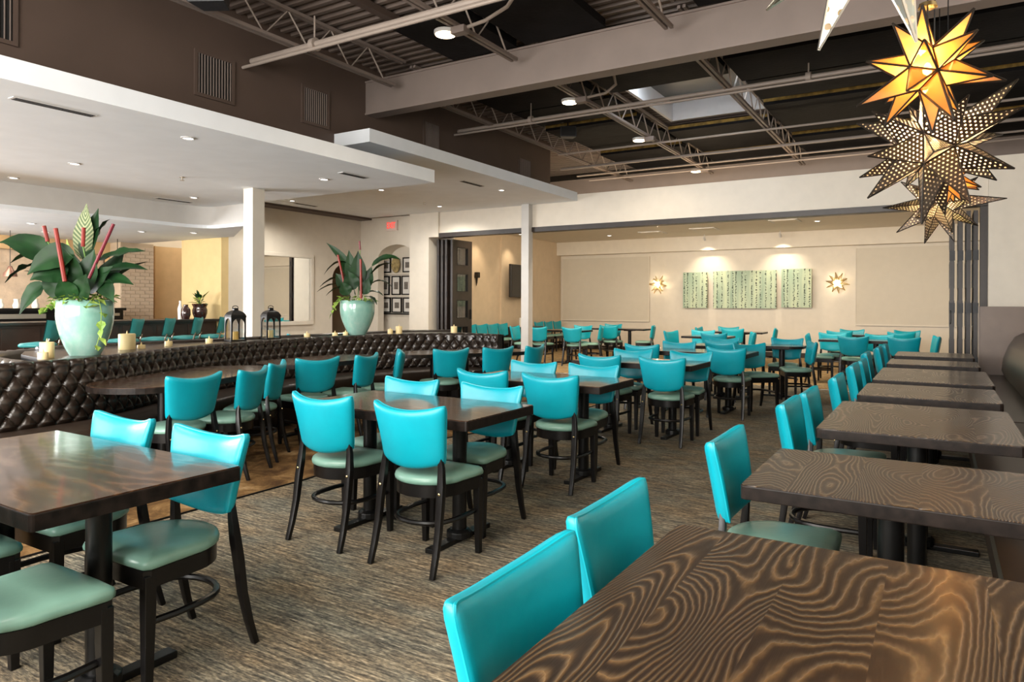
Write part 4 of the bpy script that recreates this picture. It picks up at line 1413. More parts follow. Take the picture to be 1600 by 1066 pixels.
# ================================================================== things on the ledge
def leaf(base, tip, width, lift, droop_w=0.0, n=10, face=None, fold=0.25, stem=0.22, matl=None, parent=None, wav=0.0, name='leaf'):
    """one curved blade from base to tip (Vectors); lift raises the middle"""
    base, tip = Vector(base), Vector(tip)
    d = tip - base
    ctrl = (base + tip) / 2 + Vector((0, 0, lift))
    def q(t):
        return base * (1 - t) ** 2 + ctrl * 2 * t * (1 - t) + tip * t * t
    def dq(t):
        return ((ctrl - base) * 2 * (1 - t) + (tip - ctrl) * 2 * t).normalized()
    up_ = Vector(face) if face else Vector((0, 0, 1))
    m = MB()
    rows = []
    nv = 6
    uvs = []
    th = 0.0012
    for side in (1, -1):
        vs_ = []
        for i in range(n + 1):
            f = i / n
            t = stem + (1 - stem) * f
            c = q(t)
            tg = dq(t)
            sd = tg.cross(up_)
            if sd.length < 1e-4:
                sd = Vector((1, 0, 0))
            sd.normalize()
            nn = sd.cross(tg).normalized()
            w = width / 2 * (math.sin(PI * min(1, f * 1.02 + 0.02) ** 0.75) ** 0.85 if f < 0.99 else 0.02)
            for j in range(nv + 1):
                g = 2 * j / nv - 1
                o = sd * (w * g) + nn * (abs(g) * w * fold + wav * w * math.sin(f * 17 + (2 if g > 0 else 0)) * abs(g)) + nn * (th * side)
                vs_.append(c + o)
                uvs.append((0.5 + g / 2, f))
        fs = []
        for i in range(n):
            for j in range(nv):
                a = i * (nv + 1) + j
                qd = (a, a + 1, a + nv + 2, a + nv + 1)
                fs.append(qd if side > 0 else qd[::-1])
        m.add(vs_, fs)
    # stalk
    pts = [q(stem * k / 4) for k in range(4)] + [q(stem + 0.05)]
    me0 = len(m.v)
    m.tube(pts, 0.004, 5)
    me = m.mesh(name, smooth=True, angle=70)
    uvl = me.uv_layers.new(name='UVMap')
    for lp in me.loops:
        vi = lp.vertex_index
        uvl.data[lp.index].uv = uvs[vi] if vi < len(uvs) else (0.5, 0)
    return link(name, me, matl, parent)


def pot_profile(rb, rm, rt, h):
    pr = [(0.001, 0.0), (rb * 0.96, 0.0), (rb, 0.01)]
    for k in range(1, 11):
        f = k / 10
        r = rb + (rm - rb) * math.sin(f * PI / 2 / 0.78) if f < 0.78 else rm + (rt - rm) * ((f - 0.78) / 0.22) ** 1.5
        pr.append((r, h * f))
    pr += [(rt + 0.006, h + 0.004), (rt - 0.004, h + 0.010), (rt - 0.02, h), (rt - 0.03, h - 0.05), (0.001, h - 0.05)]
    return pr


def planter(loc, label, rb, rm, rt, h, D, leaves, canes, pothos, seed):
    rnd = random.Random(seed)
    t = thing('potted_plant', label, 'plant', loc)
    MB().lathe(pot_profile(rb, rm, rt, h), n=40).obj('pot', celadon, t, smooth=True, angle=60)
    MB().lathe([(0.001, h - 0.06), (rt - 0.028, h - 0.045), (0.001, h - 0.03)], n=20, cap0=False, cap1=False).obj('soil', soil, t)
    k = D / 1088.0

    def W3(dx, dy, dd):
        """dx right, dy up (px), dd metres towards the viewer; origin = rim centre"""
        v = rt_ * (dx * k) - fw_ * dd + Vector((0, 0, h + dy * k))
        return v
    for lf in leaves:
        (bx, by, bd), (tx, ty, td), w, lift = lf[:4]
        opt = lf[4] if len(lf) > 4 else {}
        leaf(W3(bx, by, bd), W3(tx, ty, td), w * k, lift * k, parent=t, matl=opt.get('m', leaf_m), face=opt.get('face'), fold=opt.get('fold', 0.25), stem=opt.get('stem', 0.22), wav=opt.get('wav', 0.06))
    for (bx, by, bd), (tx, ty, td), r, mt_, g in canes:
        MB().tube([W3(bx, by, bd), W3((bx + tx) / 2, (by + ty) / 2, (bd + td) / 2), W3(tx, ty, td)], r, 8).obj('cane', mt_, t, smooth=True)
        if g:
            MB().tube([W3(bx, by, bd), W3(g[0], g[1], bd * 0.5), (0, 0, h - 0.04)], 0.005, 6).obj('stem', green_stem, t, smooth=True)
    m = MB()
    def small(c, dr, w, L_):
        c, dr = Vector(c), Vector(dr).normalized()
        sd = dr.cross(Vector((rnd.uniform(-.4, .4), rnd.uniform(-.4, .4), 1))).normalized()
        nn = sd.cross(dr)
        a = c
        b = c + dr * L_ * 0.45 + sd * w / 2 + nn * w * 0.12
        b2 = c + dr * L_ * 0.45 - sd * w / 2 + nn * w * 0.12
        e = c + dr * L_ - nn * w * 0.15
        mi = c + dr * L_ * 0.5 - nn * 0.004
        b0 = c + dr * L_ * 0.15 + sd * w * 0.38
        b02 = c + dr * L_ * 0.15 - sd * w * 0.38
        m.add([a, b0, b, e, b2, b02, mi], [(0, 1, 6), (1, 2, 6), (2, 3, 6), (3, 4, 6), (4, 5, 6), (5, 0, 6)])
    for i in range(pothos[0]):
        a = rnd.uniform(0, 2 * PI)
        r = rt * rnd.uniform(0.45, 1.05)
        c = (r * math.cos(a), r * math.sin(a), h + rnd.uniform(-0.01, 0.07) * (1.2 - r / rt * 0.5))
        small(c, (math.cos(a), math.sin(a), rnd.uniform(-0.6, 0.5)), rnd.uniform(0.035, 0.06), rnd.uniform(0.05, 0.085))
    for (pts, nn_) in pothos[1]:
        P3 = [W3(*p) for p in pts]
        m.tube(P3, 0.003, 5)
        for i in range(nn_):
            f = (i + 0.5) / nn_ * (len(P3) - 1)
            j = int(f)
            c = P3[j].lerp(P3[j + 1], f - j)
            small(c, (rnd.uniform(-1, 1), rnd.uniform(-1, 1), rnd.uniform(-0.9, -0.1)), rnd.uniform(0.05, 0.075), rnd.uniform(0.07, 0.10))
    o = m.obj('trailing_foliage', pothos_m, t)
    o['kind'] = 'stuff'
    return t


rt_ = rt.copy()
fw_ = fw.copy()
FV = tuple(-fw + Vector((0, 0, 0.35)))
# big plant: offsets in 1/195 m from the rim centre
LV = [
    ((-5, 60, 0.0), (4, 156, 0.02), 34, 0, dict(m=leaf_pale, face=FV, fold=0.15, stem=0.08)),
    ((-2, 60, 0.02), (16, 150, -0.04), 30, 0, dict(face=FV, stem=0.1)),
    ((-46, 58, 0.02), (-124, 92, 0.10), 44, 26, dict(face=(-fw.x + 0.1, -fw.y, 0.9), stem=0.05)),
    ((-45, 72, -0.05), (-134, 62, -0.1), 24, 22, {}),
    ((-48, 55, 0.05), (-108, 28, 0.15), 26, 26, dict(wav=0.2)),
    ((0, 72, 0.14), (-58, 40, 0.26), 46, 18, dict(face=FV, stem=0.02)),
    ((-8, 46, 0.16), (-54, 32, 0.26), 44, 10, dict(face=FV, stem=0.0)),
    ((-50, 26, 0.1), (-85, -22, 0.15), 30, 18, dict(face=(-fw.x, -fw.y, 0.5), stem=0.05)),
    ((-48, 30, -0.02), (-92, 0, -0.02), 12, 26, {}),
    ((16, 62, 0.02), (101, 80, 0.05), 26, 10, dict(face=(-fw.x * .6, -fw.y * .6, 0.9), stem=0.1, wav=0.15)),
    ((20, 40, 0.05), (108, 50, 0.08), 24, 16, dict(face=(-fw.x * .6, -fw.y * .6, 0.9), stem=0.1)),
    ((22, 32, 0.05), (90, 26, 0.12), 24, 12, dict(face=(-fw.x * .8, -fw.y * .8, 0.8), stem=0.1)),
    ((34, 28, 0.08), (66, -2, 0.18), 26, 12, dict(face=FV, stem=0.05)),
    ((2, 70, -0.02), (34, 133, -0.05), 16, 22, dict(wav=0.2)),
    ((8, 10, 0.05), (58, 55, 0.12), 30, 8, dict(face=FV, stem=0.05)),
    ((-10, 10, 0.05), (-30, 100, 0.0), 18, 0, dict(face=FV, m=pothos_m, stem=0.1)),
    ((0, 10, 0.1), (-18, 86, 0.16), 42, 0, dict(face=FV, stem=0.1)),
    ((6, 5, 0.1), (26, 82, 0.1), 40, 0, dict(face=FV, stem=0.1)),
    ((10, 5, -0.05), (52, 84, -0.1), 38, 0, dict(face=FV, stem=0.1)),
    ((-10, 5, -0.08), (-48, 90, -0.12), 36, 0, dict(face=FV, stem=0.1)),
    ((-12, 0, 0.14), (-44, 52, 0.2), 34, 4, dict(face=FV, stem=0.05)),
    ((0, 0, 0.16), (-12, 34, 0.24), 34, 4, dict(face=FV, stem=0.02)),
    ((12, 0, 0.16), (28, 42, 0.22), 34, 4, dict(face=FV, stem=0.02)),
    ((-20, 5, 0.1), (-92, 48, 0.05), 22, 20, {}),
    ((15, 15, -0.1), (80, 66, -0.2), 24, 16, {}),
]
CN = [((-58, 95, 0.02), (-64, 120, 0.02), 0.016, red_stem, (-30, 40)), ((-3, 30, 0.24), (-20, 112, 0.22), 0.017, red_stem, None),
      ((8, 86, 0.1), (9, 116, 0.1), 0.016, red_stem, (12, 40)), ((20, 36, 0.12), (56, 122, 0.10), 0.014, magenta_stem, None)]
planter((-6.03, 3.07, 0.928), 'tall celadon pot with big dark leaves and red canes, the larger plant at left', 0.118, 0.212, 0.209, 0.445, 5.62, LV, CN,
        (90, [([(34, 8, 0.12), (44, -15, 0.16), (46, -45, 0.18), (40, -75, 0.2)], 7), ([(30, 6, 0.15), (28, -10, 0.24)], 3), ([(-38, 4, 0.1), (-50, -16, 0.12)], 5)]), 3)
LV2 = [
    ((-8, 50, 0.0), (-50, 93, 0.0), 12, 6, dict(face=FV, stem=0.05)), ((-8, 55, 0.0), (-52, 42, 0.05), 15, 26, {}), ((-12, 36, 0.05), (-59, 22, 0.05), 14, 14, {}),
    ((-14, 26, 0.08), (-62, 14, 0.1), 12, 12, {}), ((-14, 22, 0.1), (-46, 8, 0.15), 14, 10, {}), ((12, 42, 0.05), (70, 66, 0.08), 17, 26, dict(face=(-fw.x * .6, -fw.y * .6, 0.9))),
    ((14, 30, 0.05), (60, 58, 0.1), 14, 22, {}), ((18, 22, 0.1), (60, 20, 0.15), 12, 22, {}), ((16, 12, 0.12), (46, 8, 0.2), 14, 10, {}), ((16, 8, 0.14), (36, -6, 0.2), 14, 8, {}),
    ((-4, 10, 0.0), (-14, 82, 0.0), 22, 0, dict(face=FV)), ((4, 10, 0.05), (2, 80, 0.05), 26, 0, dict(face=FV)), ((0, 10, 0.1), (-12, 48, 0.14), 26, 0, dict(face=FV)),
    ((8, 10, 0.05), (24, 54, 0.05), 22, 0, dict(face=FV)), ((-8, 6, 0.1), (-32, 44, 0.1), 20, 4, dict(face=FV)), ((10, 4, 0.12), (22, 36, 0.16), 20, 0, dict(face=FV)),
    ((-8, 4, 0.14), (-20, 30, 0.18), 20, 0, dict(face=FV)), ((0, 40, -0.03), (-30, 66, -0.03), 26, 4, dict(face=FV)),
]
CN2 = [((-18, 28, 0.12), (-28, 73, 0.12), 0.014, red_stem, None), ((10, 4, 0.16), (9, 66, 0.16), 0.016, red_stem, None), ((4, 82, 0.0), (3, 96, 0.0), 0.012, magenta_stem, (2, 30))]
planter((-6.74, 6.97, 0.928), 'celadon pot with dark leaves and red canes, the farther plant under the exit sign', 0.11, 0.232, 0.23, 0.46, 9.25, LV2, CN2,
        (60, [([(-26, 6, 0.1), (-34, -8, 0.15), (-36, -20, 0.16)], 6)]), 5)


def candle(loc, r, h, label):
    t = thing('pillar_candle', label, 'candle', loc, 0, 'pillar candles on the ledge')
    MB().lathe([(r * 0.98, 0), (r, 0.004), (r, h - 0.005), (r * 0.93, h), (r * 0.5, h - 0.006), (0.002, h - 0.009)], n=20).obj('wax', wax, t, smooth=True, angle=50)
    MB().lathe([(0.004, h - 0.01), (0.008, h + 0.006), (0.005, h + 0.018), (0.0008, h + 0.03)], n=8).obj('flame_tip', wax, t, smooth=True)


LZ = 0.928
for (x, y, r, h, lab) in ((-5.93, 2.735, 0.05, 0.125, 'cream pillar candle left of the big pot, taller of the two'), (-5.83, 2.66, 0.036, 0.055, 'low cream candle at the far left of the ledge'),
                          (-6.42, 3.64, 0.072, 0.145, 'broad cream candle right of the big pot, tallest of all'), (-6.41, 3.77, 0.036, 0.035, 'low cream candle tucked right of the broad one'),
                          (-6.55, 4.13, 0.036, 0.05, 'small cream candle third right of the big pot'), (-6.66, 4.66, 0.036, 0.05, 'small cream candle left of the lanterns'),
                          (-6.81, 6.15, 0.038, 0.05, 'small cream candle right of the lanterns'), (-6.76, 6.58, 0.036, 0.045, 'small cream candle left of the farther pot, first'),
                          (-6.73, 6.74, 0.034, 0.05, 'small cream candle touching the farther pot on its left'), (-6.55, 7.42, 0.036, 0.07, 'cream candle right of the farther pot, lower one'),
                          (-6.46, 7.50, 0.045, 0.11, 'cream candle right of the farther pot, taller one'), (-6.02, 8.2, 0.045, 0.10, 'cream candle at the far end of the ledge by the folding doors')):
    candle((x, y, LZ), r, h, lab)


def lantern(loc, rz, s, label):
    t = thing('lantern', label, 'lantern', loc, rz, 'black lanterns on the ledge')
    w, h = 0.085 * s, 0.27 * s
    MB().box(-w - 0.006, w + 0.006, -w - 0.006, w + 0.006, 0, 0.02).obj('base', black_metal, t, bevel=0.003)
    for a in range(4):
        M4 = Matrix.Rotation(a * PI / 2, 4, 'Z')
        # arched face: posts and spandrels
        m = MB()
        m.box(-w, -w + 0.016, -w, -w + 0.01, 0.02, h).box(w - 0.016, w, -w, -w + 0.01, 0.02, h)
        n = 12
        rr2 = w - 0.016
        zc = h - rr2 - 0.01
        for i in range(n):
            a0, a1 = PI * i / n, PI * (i + 1) / n
            p0 = (-rr2 * math.cos(a0), zc + rr2 * math.sin(a0))
            p1 = (-rr2 * math.cos(a1), zc + rr2 * math.sin(a1))
            v = [(q[0], yy, q[1]) for yy in (-w, -w + 0.01) for q in (p0, p1, (p1[0], h), (p0[0], h))]
            m.add(v, [(0, 1, 2, 3), (7, 6, 5, 4), (0, 4, 5, 1), (1, 5, 6, 2), (3, 2, 6, 7), (0, 3, 7, 4)])
        m.xf(M4).obj('side_frame', black_metal, t)
        MB().box(-w + 0.01, w - 0.01, -w + 0.004, -w + 0.006, 0.02, h - 0.01).xf(M4).obj('pane', glassm, t)
    m = MB()
    rg = []
    for k, z in ((1.06, h), (1.06, h + 0.008), (0.98, h + 0.03 * s), (0.8, h + 0.055 * s), (0.5, h + 0.072 * s), (0.3, h + 0.078 * s), (0.28, h + 0.095 * s), (0.34, h + 0.10 * s), (0.02, h + 0.108 * s)):
        rg.append([(w * k * p, w * k * q, z) for p, q in ((-1, -1), (1, -1), (1, 1), (-1, 1))])
    MB().rings(rg).obj('roof', black_metal, t, bevel=0.004)
    MB().tube([(0.032 * math.cos(a), 0, h + 0.112 * s + 0.018 * math.sin(a)) for a in [2 * PI * i / 12 for i in range(12)]], 0.004, 6, closed=True).obj('ring', black_metal, t, smooth=True)
    MB().lathe([(0.035, 0.02), (0.035, 0.11 * s), (0.003, 0.105 * s)], n=14).obj('candle', lantern_amber, t, smooth=True, angle=50)


lantern((-6.76, 5.06, LZ), R(78), 1.0, 'black metal lantern with arched panes left of the near column')
lantern((-6.80, 5.58, LZ), R(75), 1.0, 'black metal lantern with arched panes right of the near column')

# ================================================================== bar and kitchen
t = thing('bar_counter', 'long dark bar counter behind the stools', 'bar')
MB().box(-12.35, -11.80, 3.6, 8.40, 0.0, 1.01).obj('body', bar_panel, t)
MB().box(-12.5, -11.66, 3.6, 8.42, 1.01, 1.05).obj('top', espresso, t, bevel=0.004)
y = 3.62
pn = None
while y < 8.3:
    if pn is None:
        pn = MB().box(-11.80, -11.785, 0, 0.52, 0.12, 0.96).obj('front_panel', bar_panel, t, bevel=0.004)
        pn.location.y = y
    else:
        c = pn.copy()
        COL.objects.link(c)
        c.location.y = y
    y += 0.6
MB().tube([(-11.70, 3.6, 0.2), (-11.70, 8.38, 0.2)], 0.02, 10).obj('foot_rail', nickel, t, smooth=True)


def stool(x, y, face, label):
    t = thing('bar_stool', label, 'stool', (x, y, 0), R(face - 90), 'teal stools at the bar')
    rg = [[(px * k, py * k, z) for px, py in seat_outline(1.0)] for k, z in ((0.93, 0.715), (1.0, 0.73), (1.0, 0.755), (0.9, 0.775), (0.5, 0.785), (0.02, 0.787))]
    MB().rings(rg).obj('seat', stool_vinyl, t, smooth=True, angle=60)
    m = MB()
    n = 10
    for sd in (1, -1):
        v = []
        for j in range(9):
            for i in range(n + 1):
                u = 2 * i / n - 1
                f = j / 8
                e = (1 - abs(u) ** 8) ** 0.5 * (1 - abs(2 * f - 1) ** 8) ** 0.5
                v.append((u * (0.18 + 0.035 * f), -0.19 - 0.07 * f + 0.05 * u * u + sd * (0.006 + 0.02 * e), 0.80 + 0.29 * f + 0.015 * u * u))
        m.add(v, [(j * (n + 1) + i, j * (n + 1) + i + 1, (j + 1) * (n + 1) + i + 1, (j + 1) * (n + 1) + i) for j in range(8) for i in range(n)])
    m.obj('backrest', stool_vinyl, t, smooth=True, angle=70)
    for sx in (-1, 1):
        MB().tube([(sx * 0.15, -0.17, 0.72), (sx * 0.15, -0.21, 0.84)], 0.012, 8).obj('back_post', nickel, t, smooth=True)
        for sy in (-1, 1):
            MB().tube([(sx * 0.14, sy * 0.13, 0.72), (sx * 0.20, sy * 0.19, 0.0)], 0.014, 8).obj('leg', dark_metal, t, smooth=True)
    MB().tube([(0.17 * a_, 0.165 * b_, 0.28) for a_, b_ in ((-1, -1), (1, -1), (1, 1), (-1, 1))], 0.010, 6, closed=True).obj('foot_ring', nickel, t, smooth=True)


for i, (x, y, f) in enumerate(((-11.05, 5.0, 218), (-11.15, 6.28, 218), (-11.20, 6.86, 218), (-11.27, 7.43, 218), (-11.33, 7.98, 218))):
    stool(x, y, f, 'teal bar stool, ' + ['leftmost, behind the big pot', 'first right of the big pot', 'second right of the big pot', 'third right of the big pot', 'last, beside the near column'][i])

t = thing('potted_plant', 'small leafy plant in a dark maroon urn on the bar', 'plant', (-11.9, 8.13, 1.05))
MB().lathe([(0.001, 0), (0.09, 0), (0.10, 0.02), (0.13, 0.10), (0.135, 0.17), (0.115, 0.22), (0.14, 0.27), (0.145, 0.285), (0.12, 0.285), (0.10, 0.25), (0.001, 0.25)], n=24).obj('urn', maroon_glaze, t, smooth=True, angle=60)
rn = random.Random(9)
for i in range(26):
    a = rn.uniform(0, 2 * PI)
    r = rn.uniform(0.06, 0.24)
    z = rn.uniform(0.32, 0.62) - r * 0.4
    leaf((0, 0, 0.26), (r * math.cos(a), r * math.sin(a), z), 0.06, 0.06, parent=t, matl=leaf_m if i % 3 else pothos_m, n=5, stem=0.45)
t = thing('vase', 'dark vase left of the maroon urn on the bar', 'vase', (-11.9, 7.84, 1.05))
MB().lathe([(0.001, 0), (0.06, 0), (0.085, 0.08), (0.08, 0.18), (0.04, 0.24), (0.045, 0.27), (0.03, 0.27), (0.001, 0.22)], n=20).obj('body', maroon_glaze, t, smooth=True, angle=60)
t = thing('flat_bottle', 'white bottle standing behind the dark vase', 'bottle', (-12.1, 7.86, 1.05))
MB().lathe([(0.001, 0), (0.04, 0), (0.045, 0.2), (0.02, 0.28), (0.02, 0.34), (0.001, 0.34)], n=14).obj('body', ceramic_w, t, smooth=True)

# kitchen counter unit and pass-through
t = thing('kitchen_counter', 'black back counter with a pale steel band in front of the kitchen', 'counter')
MB().box(-14.1, -13.5, 3.6, 7.58, 0.0, 1.20).obj('body', black_wood, t)
MB().box(-14.12, -13.46, 3.6, 7.62, 1.20, 1.25).obj('top', black_wood, t, bevel=0.004)
MB().box(-13.5, -13.48, 3.7, 6.2, 1.07, 1.15).obj('steel_band', steel_m, t)
MB().box(-13.5, -13.48, 7.15, 7.5, 1.10, 1.15).obj('steel_band', steel_m, t)
S('wall_left', MB().box(-15.1, -15.0, 4.3, 8.0, 0.9, 2.4), brick_white)
for i, (z, dp) in enumerate(((1.75, 0.28), (2.05, 0.28), (1.42, 0.2))):
    t = thing('wall_shelf', 'kitchen shelf, ' + ['middle one with dark board', 'upper one', 'lowest one'][i], 'shelf', (-14.86, 5.2, z))
    MB().box(-dp / 2, dp / 2, -0.85, 0.75, 0, 0.035).obj('board', espresso if i == 0 else steel_m, t)
t = thing('range_hood', 'pale steel hood at the left edge of the kitchen', 'hood', (-14.75, 4.95, 1.9))
MB().prism([(-0.2, -0.6), (0.35, -0.6), (0.35, 0.4), (-0.2, 0.4)], 0.0, 0.12).box(-0.15, 0.2, -0.5, 0.3, 0.12, 0.3).obj('canopy', steel_m, t, bevel=0.01)
rn = random.Random(4)
for i in range(7):
    y = 4.75 + i * 0.19
    t = thing('bowl', 'small white bowl on the kitchen shelves, ' + ['first', 'second', 'third', 'fourth', 'fifth', 'sixth', 'seventh'][i] + ' from the left', 'bowl', (-14.82, y, 1.785), 0, 'crockery on the kitchen shelf')
    MB().lathe([(0.001, 0), (0.03, 0), (0.055, 0.04), (0.06, 0.06 + rn.uniform(0, 0.05)), (0.052, 0.06), (0.001, 0.012)], n=12).obj('body', ceramic_w, t, smooth=True)
for i, y in enumerate((5.6, 5.85, 6.15, 7.2)):
    t = thing('carafe', 'pale jug on the kitchen counter, ' + ['first from the left', 'second from the left', 'third from the left', 'last, right of the big pot'][i], 'jug', (-13.75, y, 1.25), 0, 'jugs on the kitchen counter')
    MB().lathe([(0.001, 0), (0.05, 0), (0.06, 0.05), (0.035, 0.12), (0.045, 0.16), (0.035, 0.16), (0.001, 0.1)], n=12).obj('body', ceramic_w, t, smooth=True)
for i, (x, y, z) in enumerate(((-13.75, 5.75, 1.80), (-13.75, 7.6, 1.95))):
    t = thing('pendant_lamp', ['copper grey pendant lamp left of the big plant', 'slim pendant lamp right of the big plant'][i], 'lamp', (x, y, z))
    s = 1.0 if i == 0 else 0.6
    MB().lathe([(0.11 * s, 0.0), (0.10 * s, 0.06 * s), (0.05 * s, 0.12 * s), (0.03 * s, 0.18 * s), (0.001, 0.19 * s)], n=20, cap0=False).obj('shade', shade_m, t, smooth=True, angle=60)
    MB().tube([(0, 0, 0.18 * s), (0, 0, 2.6 - z)], 0.006, 6).obj('cord', black_metal, t)
# brick pier
bp_ = S('wall_left', MB().box(-14.8, -14.41, 8.03, 8.74, 0, 2.6), soft('mortar', (0.55, 0.44, 0.32), 0.85))
b1 = b2 = None
z = 1.0
row = 0
while z < 2.52:
    y = 8.03 + (0.0 if row % 2 == 0 else -0.10)
    while y < 8.70:
        ya, yb = max(y, 8.035), min(y + 0.195, 8.735)
        if yb - ya > 0.05:
            full = yb - ya > 0.19
            if full and b1 is not None:
                c = b1.copy()
                COL.objects.link(c)
            else:
                c = MB().box(-14.41, -14.395, 0, yb - ya, 0, 0.066).obj('brick', brick_white, bp_, bevel=0.004, seg=1)
                if full:
                    b1 = c
            c.location = (random.uniform(-0.002, 0.002), ya, z)
        y += 0.205
    z += 0.076
    row += 1
for k in range(2):
    tag(MB().tube([(-14.72, 8.86 + 0.1 * k, 0.0), (-14.72, 8.86 + 0.1 * k, 2.6)], 0.02, 8).obj('riser_pipe', wall_orange, smooth=True), 'painted vertical pipe by the brick pier, ' + ('left' if k == 0 else 'right'), 'pipe')

# ================================================================== mirror, niche, exit sign
t = thing('wall_mirror', 'large mirror in a cream moulded frame on the left wall', 'mirror', (-11.69, 9.99, 1.645))
w, h, f = 0.72, 0.76, 0.085
MB().box(0, 0.045, -w, w, h - f, h).box(0, 0.045, -w, w, -h, -h + f).box(0, 0.045, -w, -w + f, -h + f, h - f).box(0, 0.045, w - f, w, -h + f, h - f).obj('frame', wall_cream, t, bevel=0.012, seg=3)
MB().box(0.002, 0.012, -w + f, w - f, -h + f, h - f).obj('glass', mirror_m, t)

fr_pos = [(-11.40, -11.10, 2.08, 2.43), (-10.73, -10.46, 2.08, 2.43),
          (-11.40, -11.14, 1.55, 2.00), (-11.07, -10.80, 1.55, 2.00), (-10.76, -10.50, 1.55, 2.00), (-10.46, -10.22, 1.55, 2.00),
          (-11.38, -11.10, 1.13, 1.49), (-11.06, -10.76, 1.13, 1.49), (-10.72, -10.44, 1.13, 1.49)]
names = ['upper row, leftmost', 'upper row, right end', 'middle row, leftmost', 'middle row, second from the left', 'middle row, third from the left', 'middle row, right end cut by the pier', 'lower row, leftmost', 'lower row, middle', 'lower row, right end']
for i, (x0, x1, z0, z1) in enumerate(fr_pos):
    t = thing('framed_print', 'black framed print in the arched niche, ' + names[i], 'picture', ((x0 + x1) / 2, 12.60, z0), 0, 'framed prints in the arched niche')
    w, h, f = (x1 - x0) / 2, z1 - z0, 0.028
    MB().box(-w, w, -0.025, 0, 0, f).box(-w, w, -0.025, 0, h - f, h).box(-w, -w + f, -0.025, 0, f, h - f).box(w - f, w, -0.025, 0, f, h - f).obj('frame', black_wood, t)
    MB().box(-w + f, w - f, -0.012, -0.002, f, h - f).obj('mat_board', paper_m, t)
    MB().box(-w * 0.45, w * 0.45, -0.014, -0.012, h * 0.3, h * 0.68).obj('print', soft('print_ink', (0.16, 0.14, 0.12), 0.6, 0.9, 60), t)
t = thing('oval_plaque', 'golden oval plaque between the frames in the arched niche', 'plaque', (-10.92, 12.56, 2.09))
pts = [(0.13 * math.cos(a), 0.17 + 0.19 * math.sin(a)) for a in [2 * PI * i / 24 for i in range(24)]]
MB().rings([[(x * k, yy, 0.17 + (z - 0.17) * k) for x, z in pts] for k, yy in ((0.95, 0.0), (1.0, -0.01), (0.9, -0.03))]).obj('plate', soft('gilt', (0.35, 0.27, 0.12), 0.4, 0.5, 14), t, smooth=True, angle=40)
for i, z in enumerate((2.035, 1.51, 1.09)):
    t = thing('picture_ledge', 'white ledge in the arched niche, ' + ['upper', 'middle', 'lower with dark underside'][i], 'ledge', (-10.75, 12.58, z), 0, 'niche ledges')
    MB().box(-0.7, 0.7, -0.05, 0.04, 0, 0.03).obj('board', wall_cream if i < 2 else black_wood, t)


def text_mesh(body, size, extrude, matl, parent, name, mw):
    cu = bpy.data.curves.new(name, 'FONT')
    cu.body = body
    cu.size = size
    cu.extrude = extrude
    cu.align_x = 'CENTER'
    cu.align_y = 'CENTER'
    tmp = bpy.data.objects.new('tmp', cu)
    COL.objects.link(tmp)
    bpy.context.view_layer.update()
    dg = bpy.context.evaluated_depsgraph_get()
    me = bpy.data.meshes.new_from_object(tmp.evaluated_get(dg))
    bpy.data.objects.remove(tmp)
    me.name = name
    me.transform(mw)
    me.materials.clear()
    return link(name, me, matl, parent)


t = thing('exit_sign', 'lit EXIT sign with red letters above the arched niche', 'sign', (-10.70, 12.2, 3.13))
MB().box(-0.165, 0.165, -0.06, 0, -0.115, 0.115).obj('housing', exit_box, t, bevel=0.006)
text_mesh('EXIT', 0.175, 0.004, exit_red, t, 'lettering', Matrix.Translation((0, -0.066, 0)) @ Matrix.Rotation(R(90), 4, 'X') @ Matrix.Diagonal((0.72, 1.15, 1, 1)))

# ================================================================== star lamps
def ico():
    ph = (1 + 5 ** 0.5) / 2
    v = [Vector(p).normalized() for p in ((-1, ph, 0), (1, ph, 0), (-1, -ph, 0), (1, -ph, 0), (0, -1, ph), (0, 1, ph), (0, -1, -ph), (0, 1, -ph), (ph, 0, -1), (ph, 0, 1), (-ph, 0, -1), (-ph, 0, 1))]
    f = [(0, 11, 5), (0, 5, 1), (0, 1, 7), (0, 7, 10), (0, 10, 11), (1, 5, 9), (5, 11, 4), (11, 10, 2), (10, 7, 6), (7, 1, 8), (3, 9, 4), (3, 4, 2), (3, 2, 6), (3, 6, 8), (3, 8, 9), (4, 9, 5), (2, 4, 11), (6, 2, 10), (8, 6, 7), (9, 8, 1)]
    return v, f


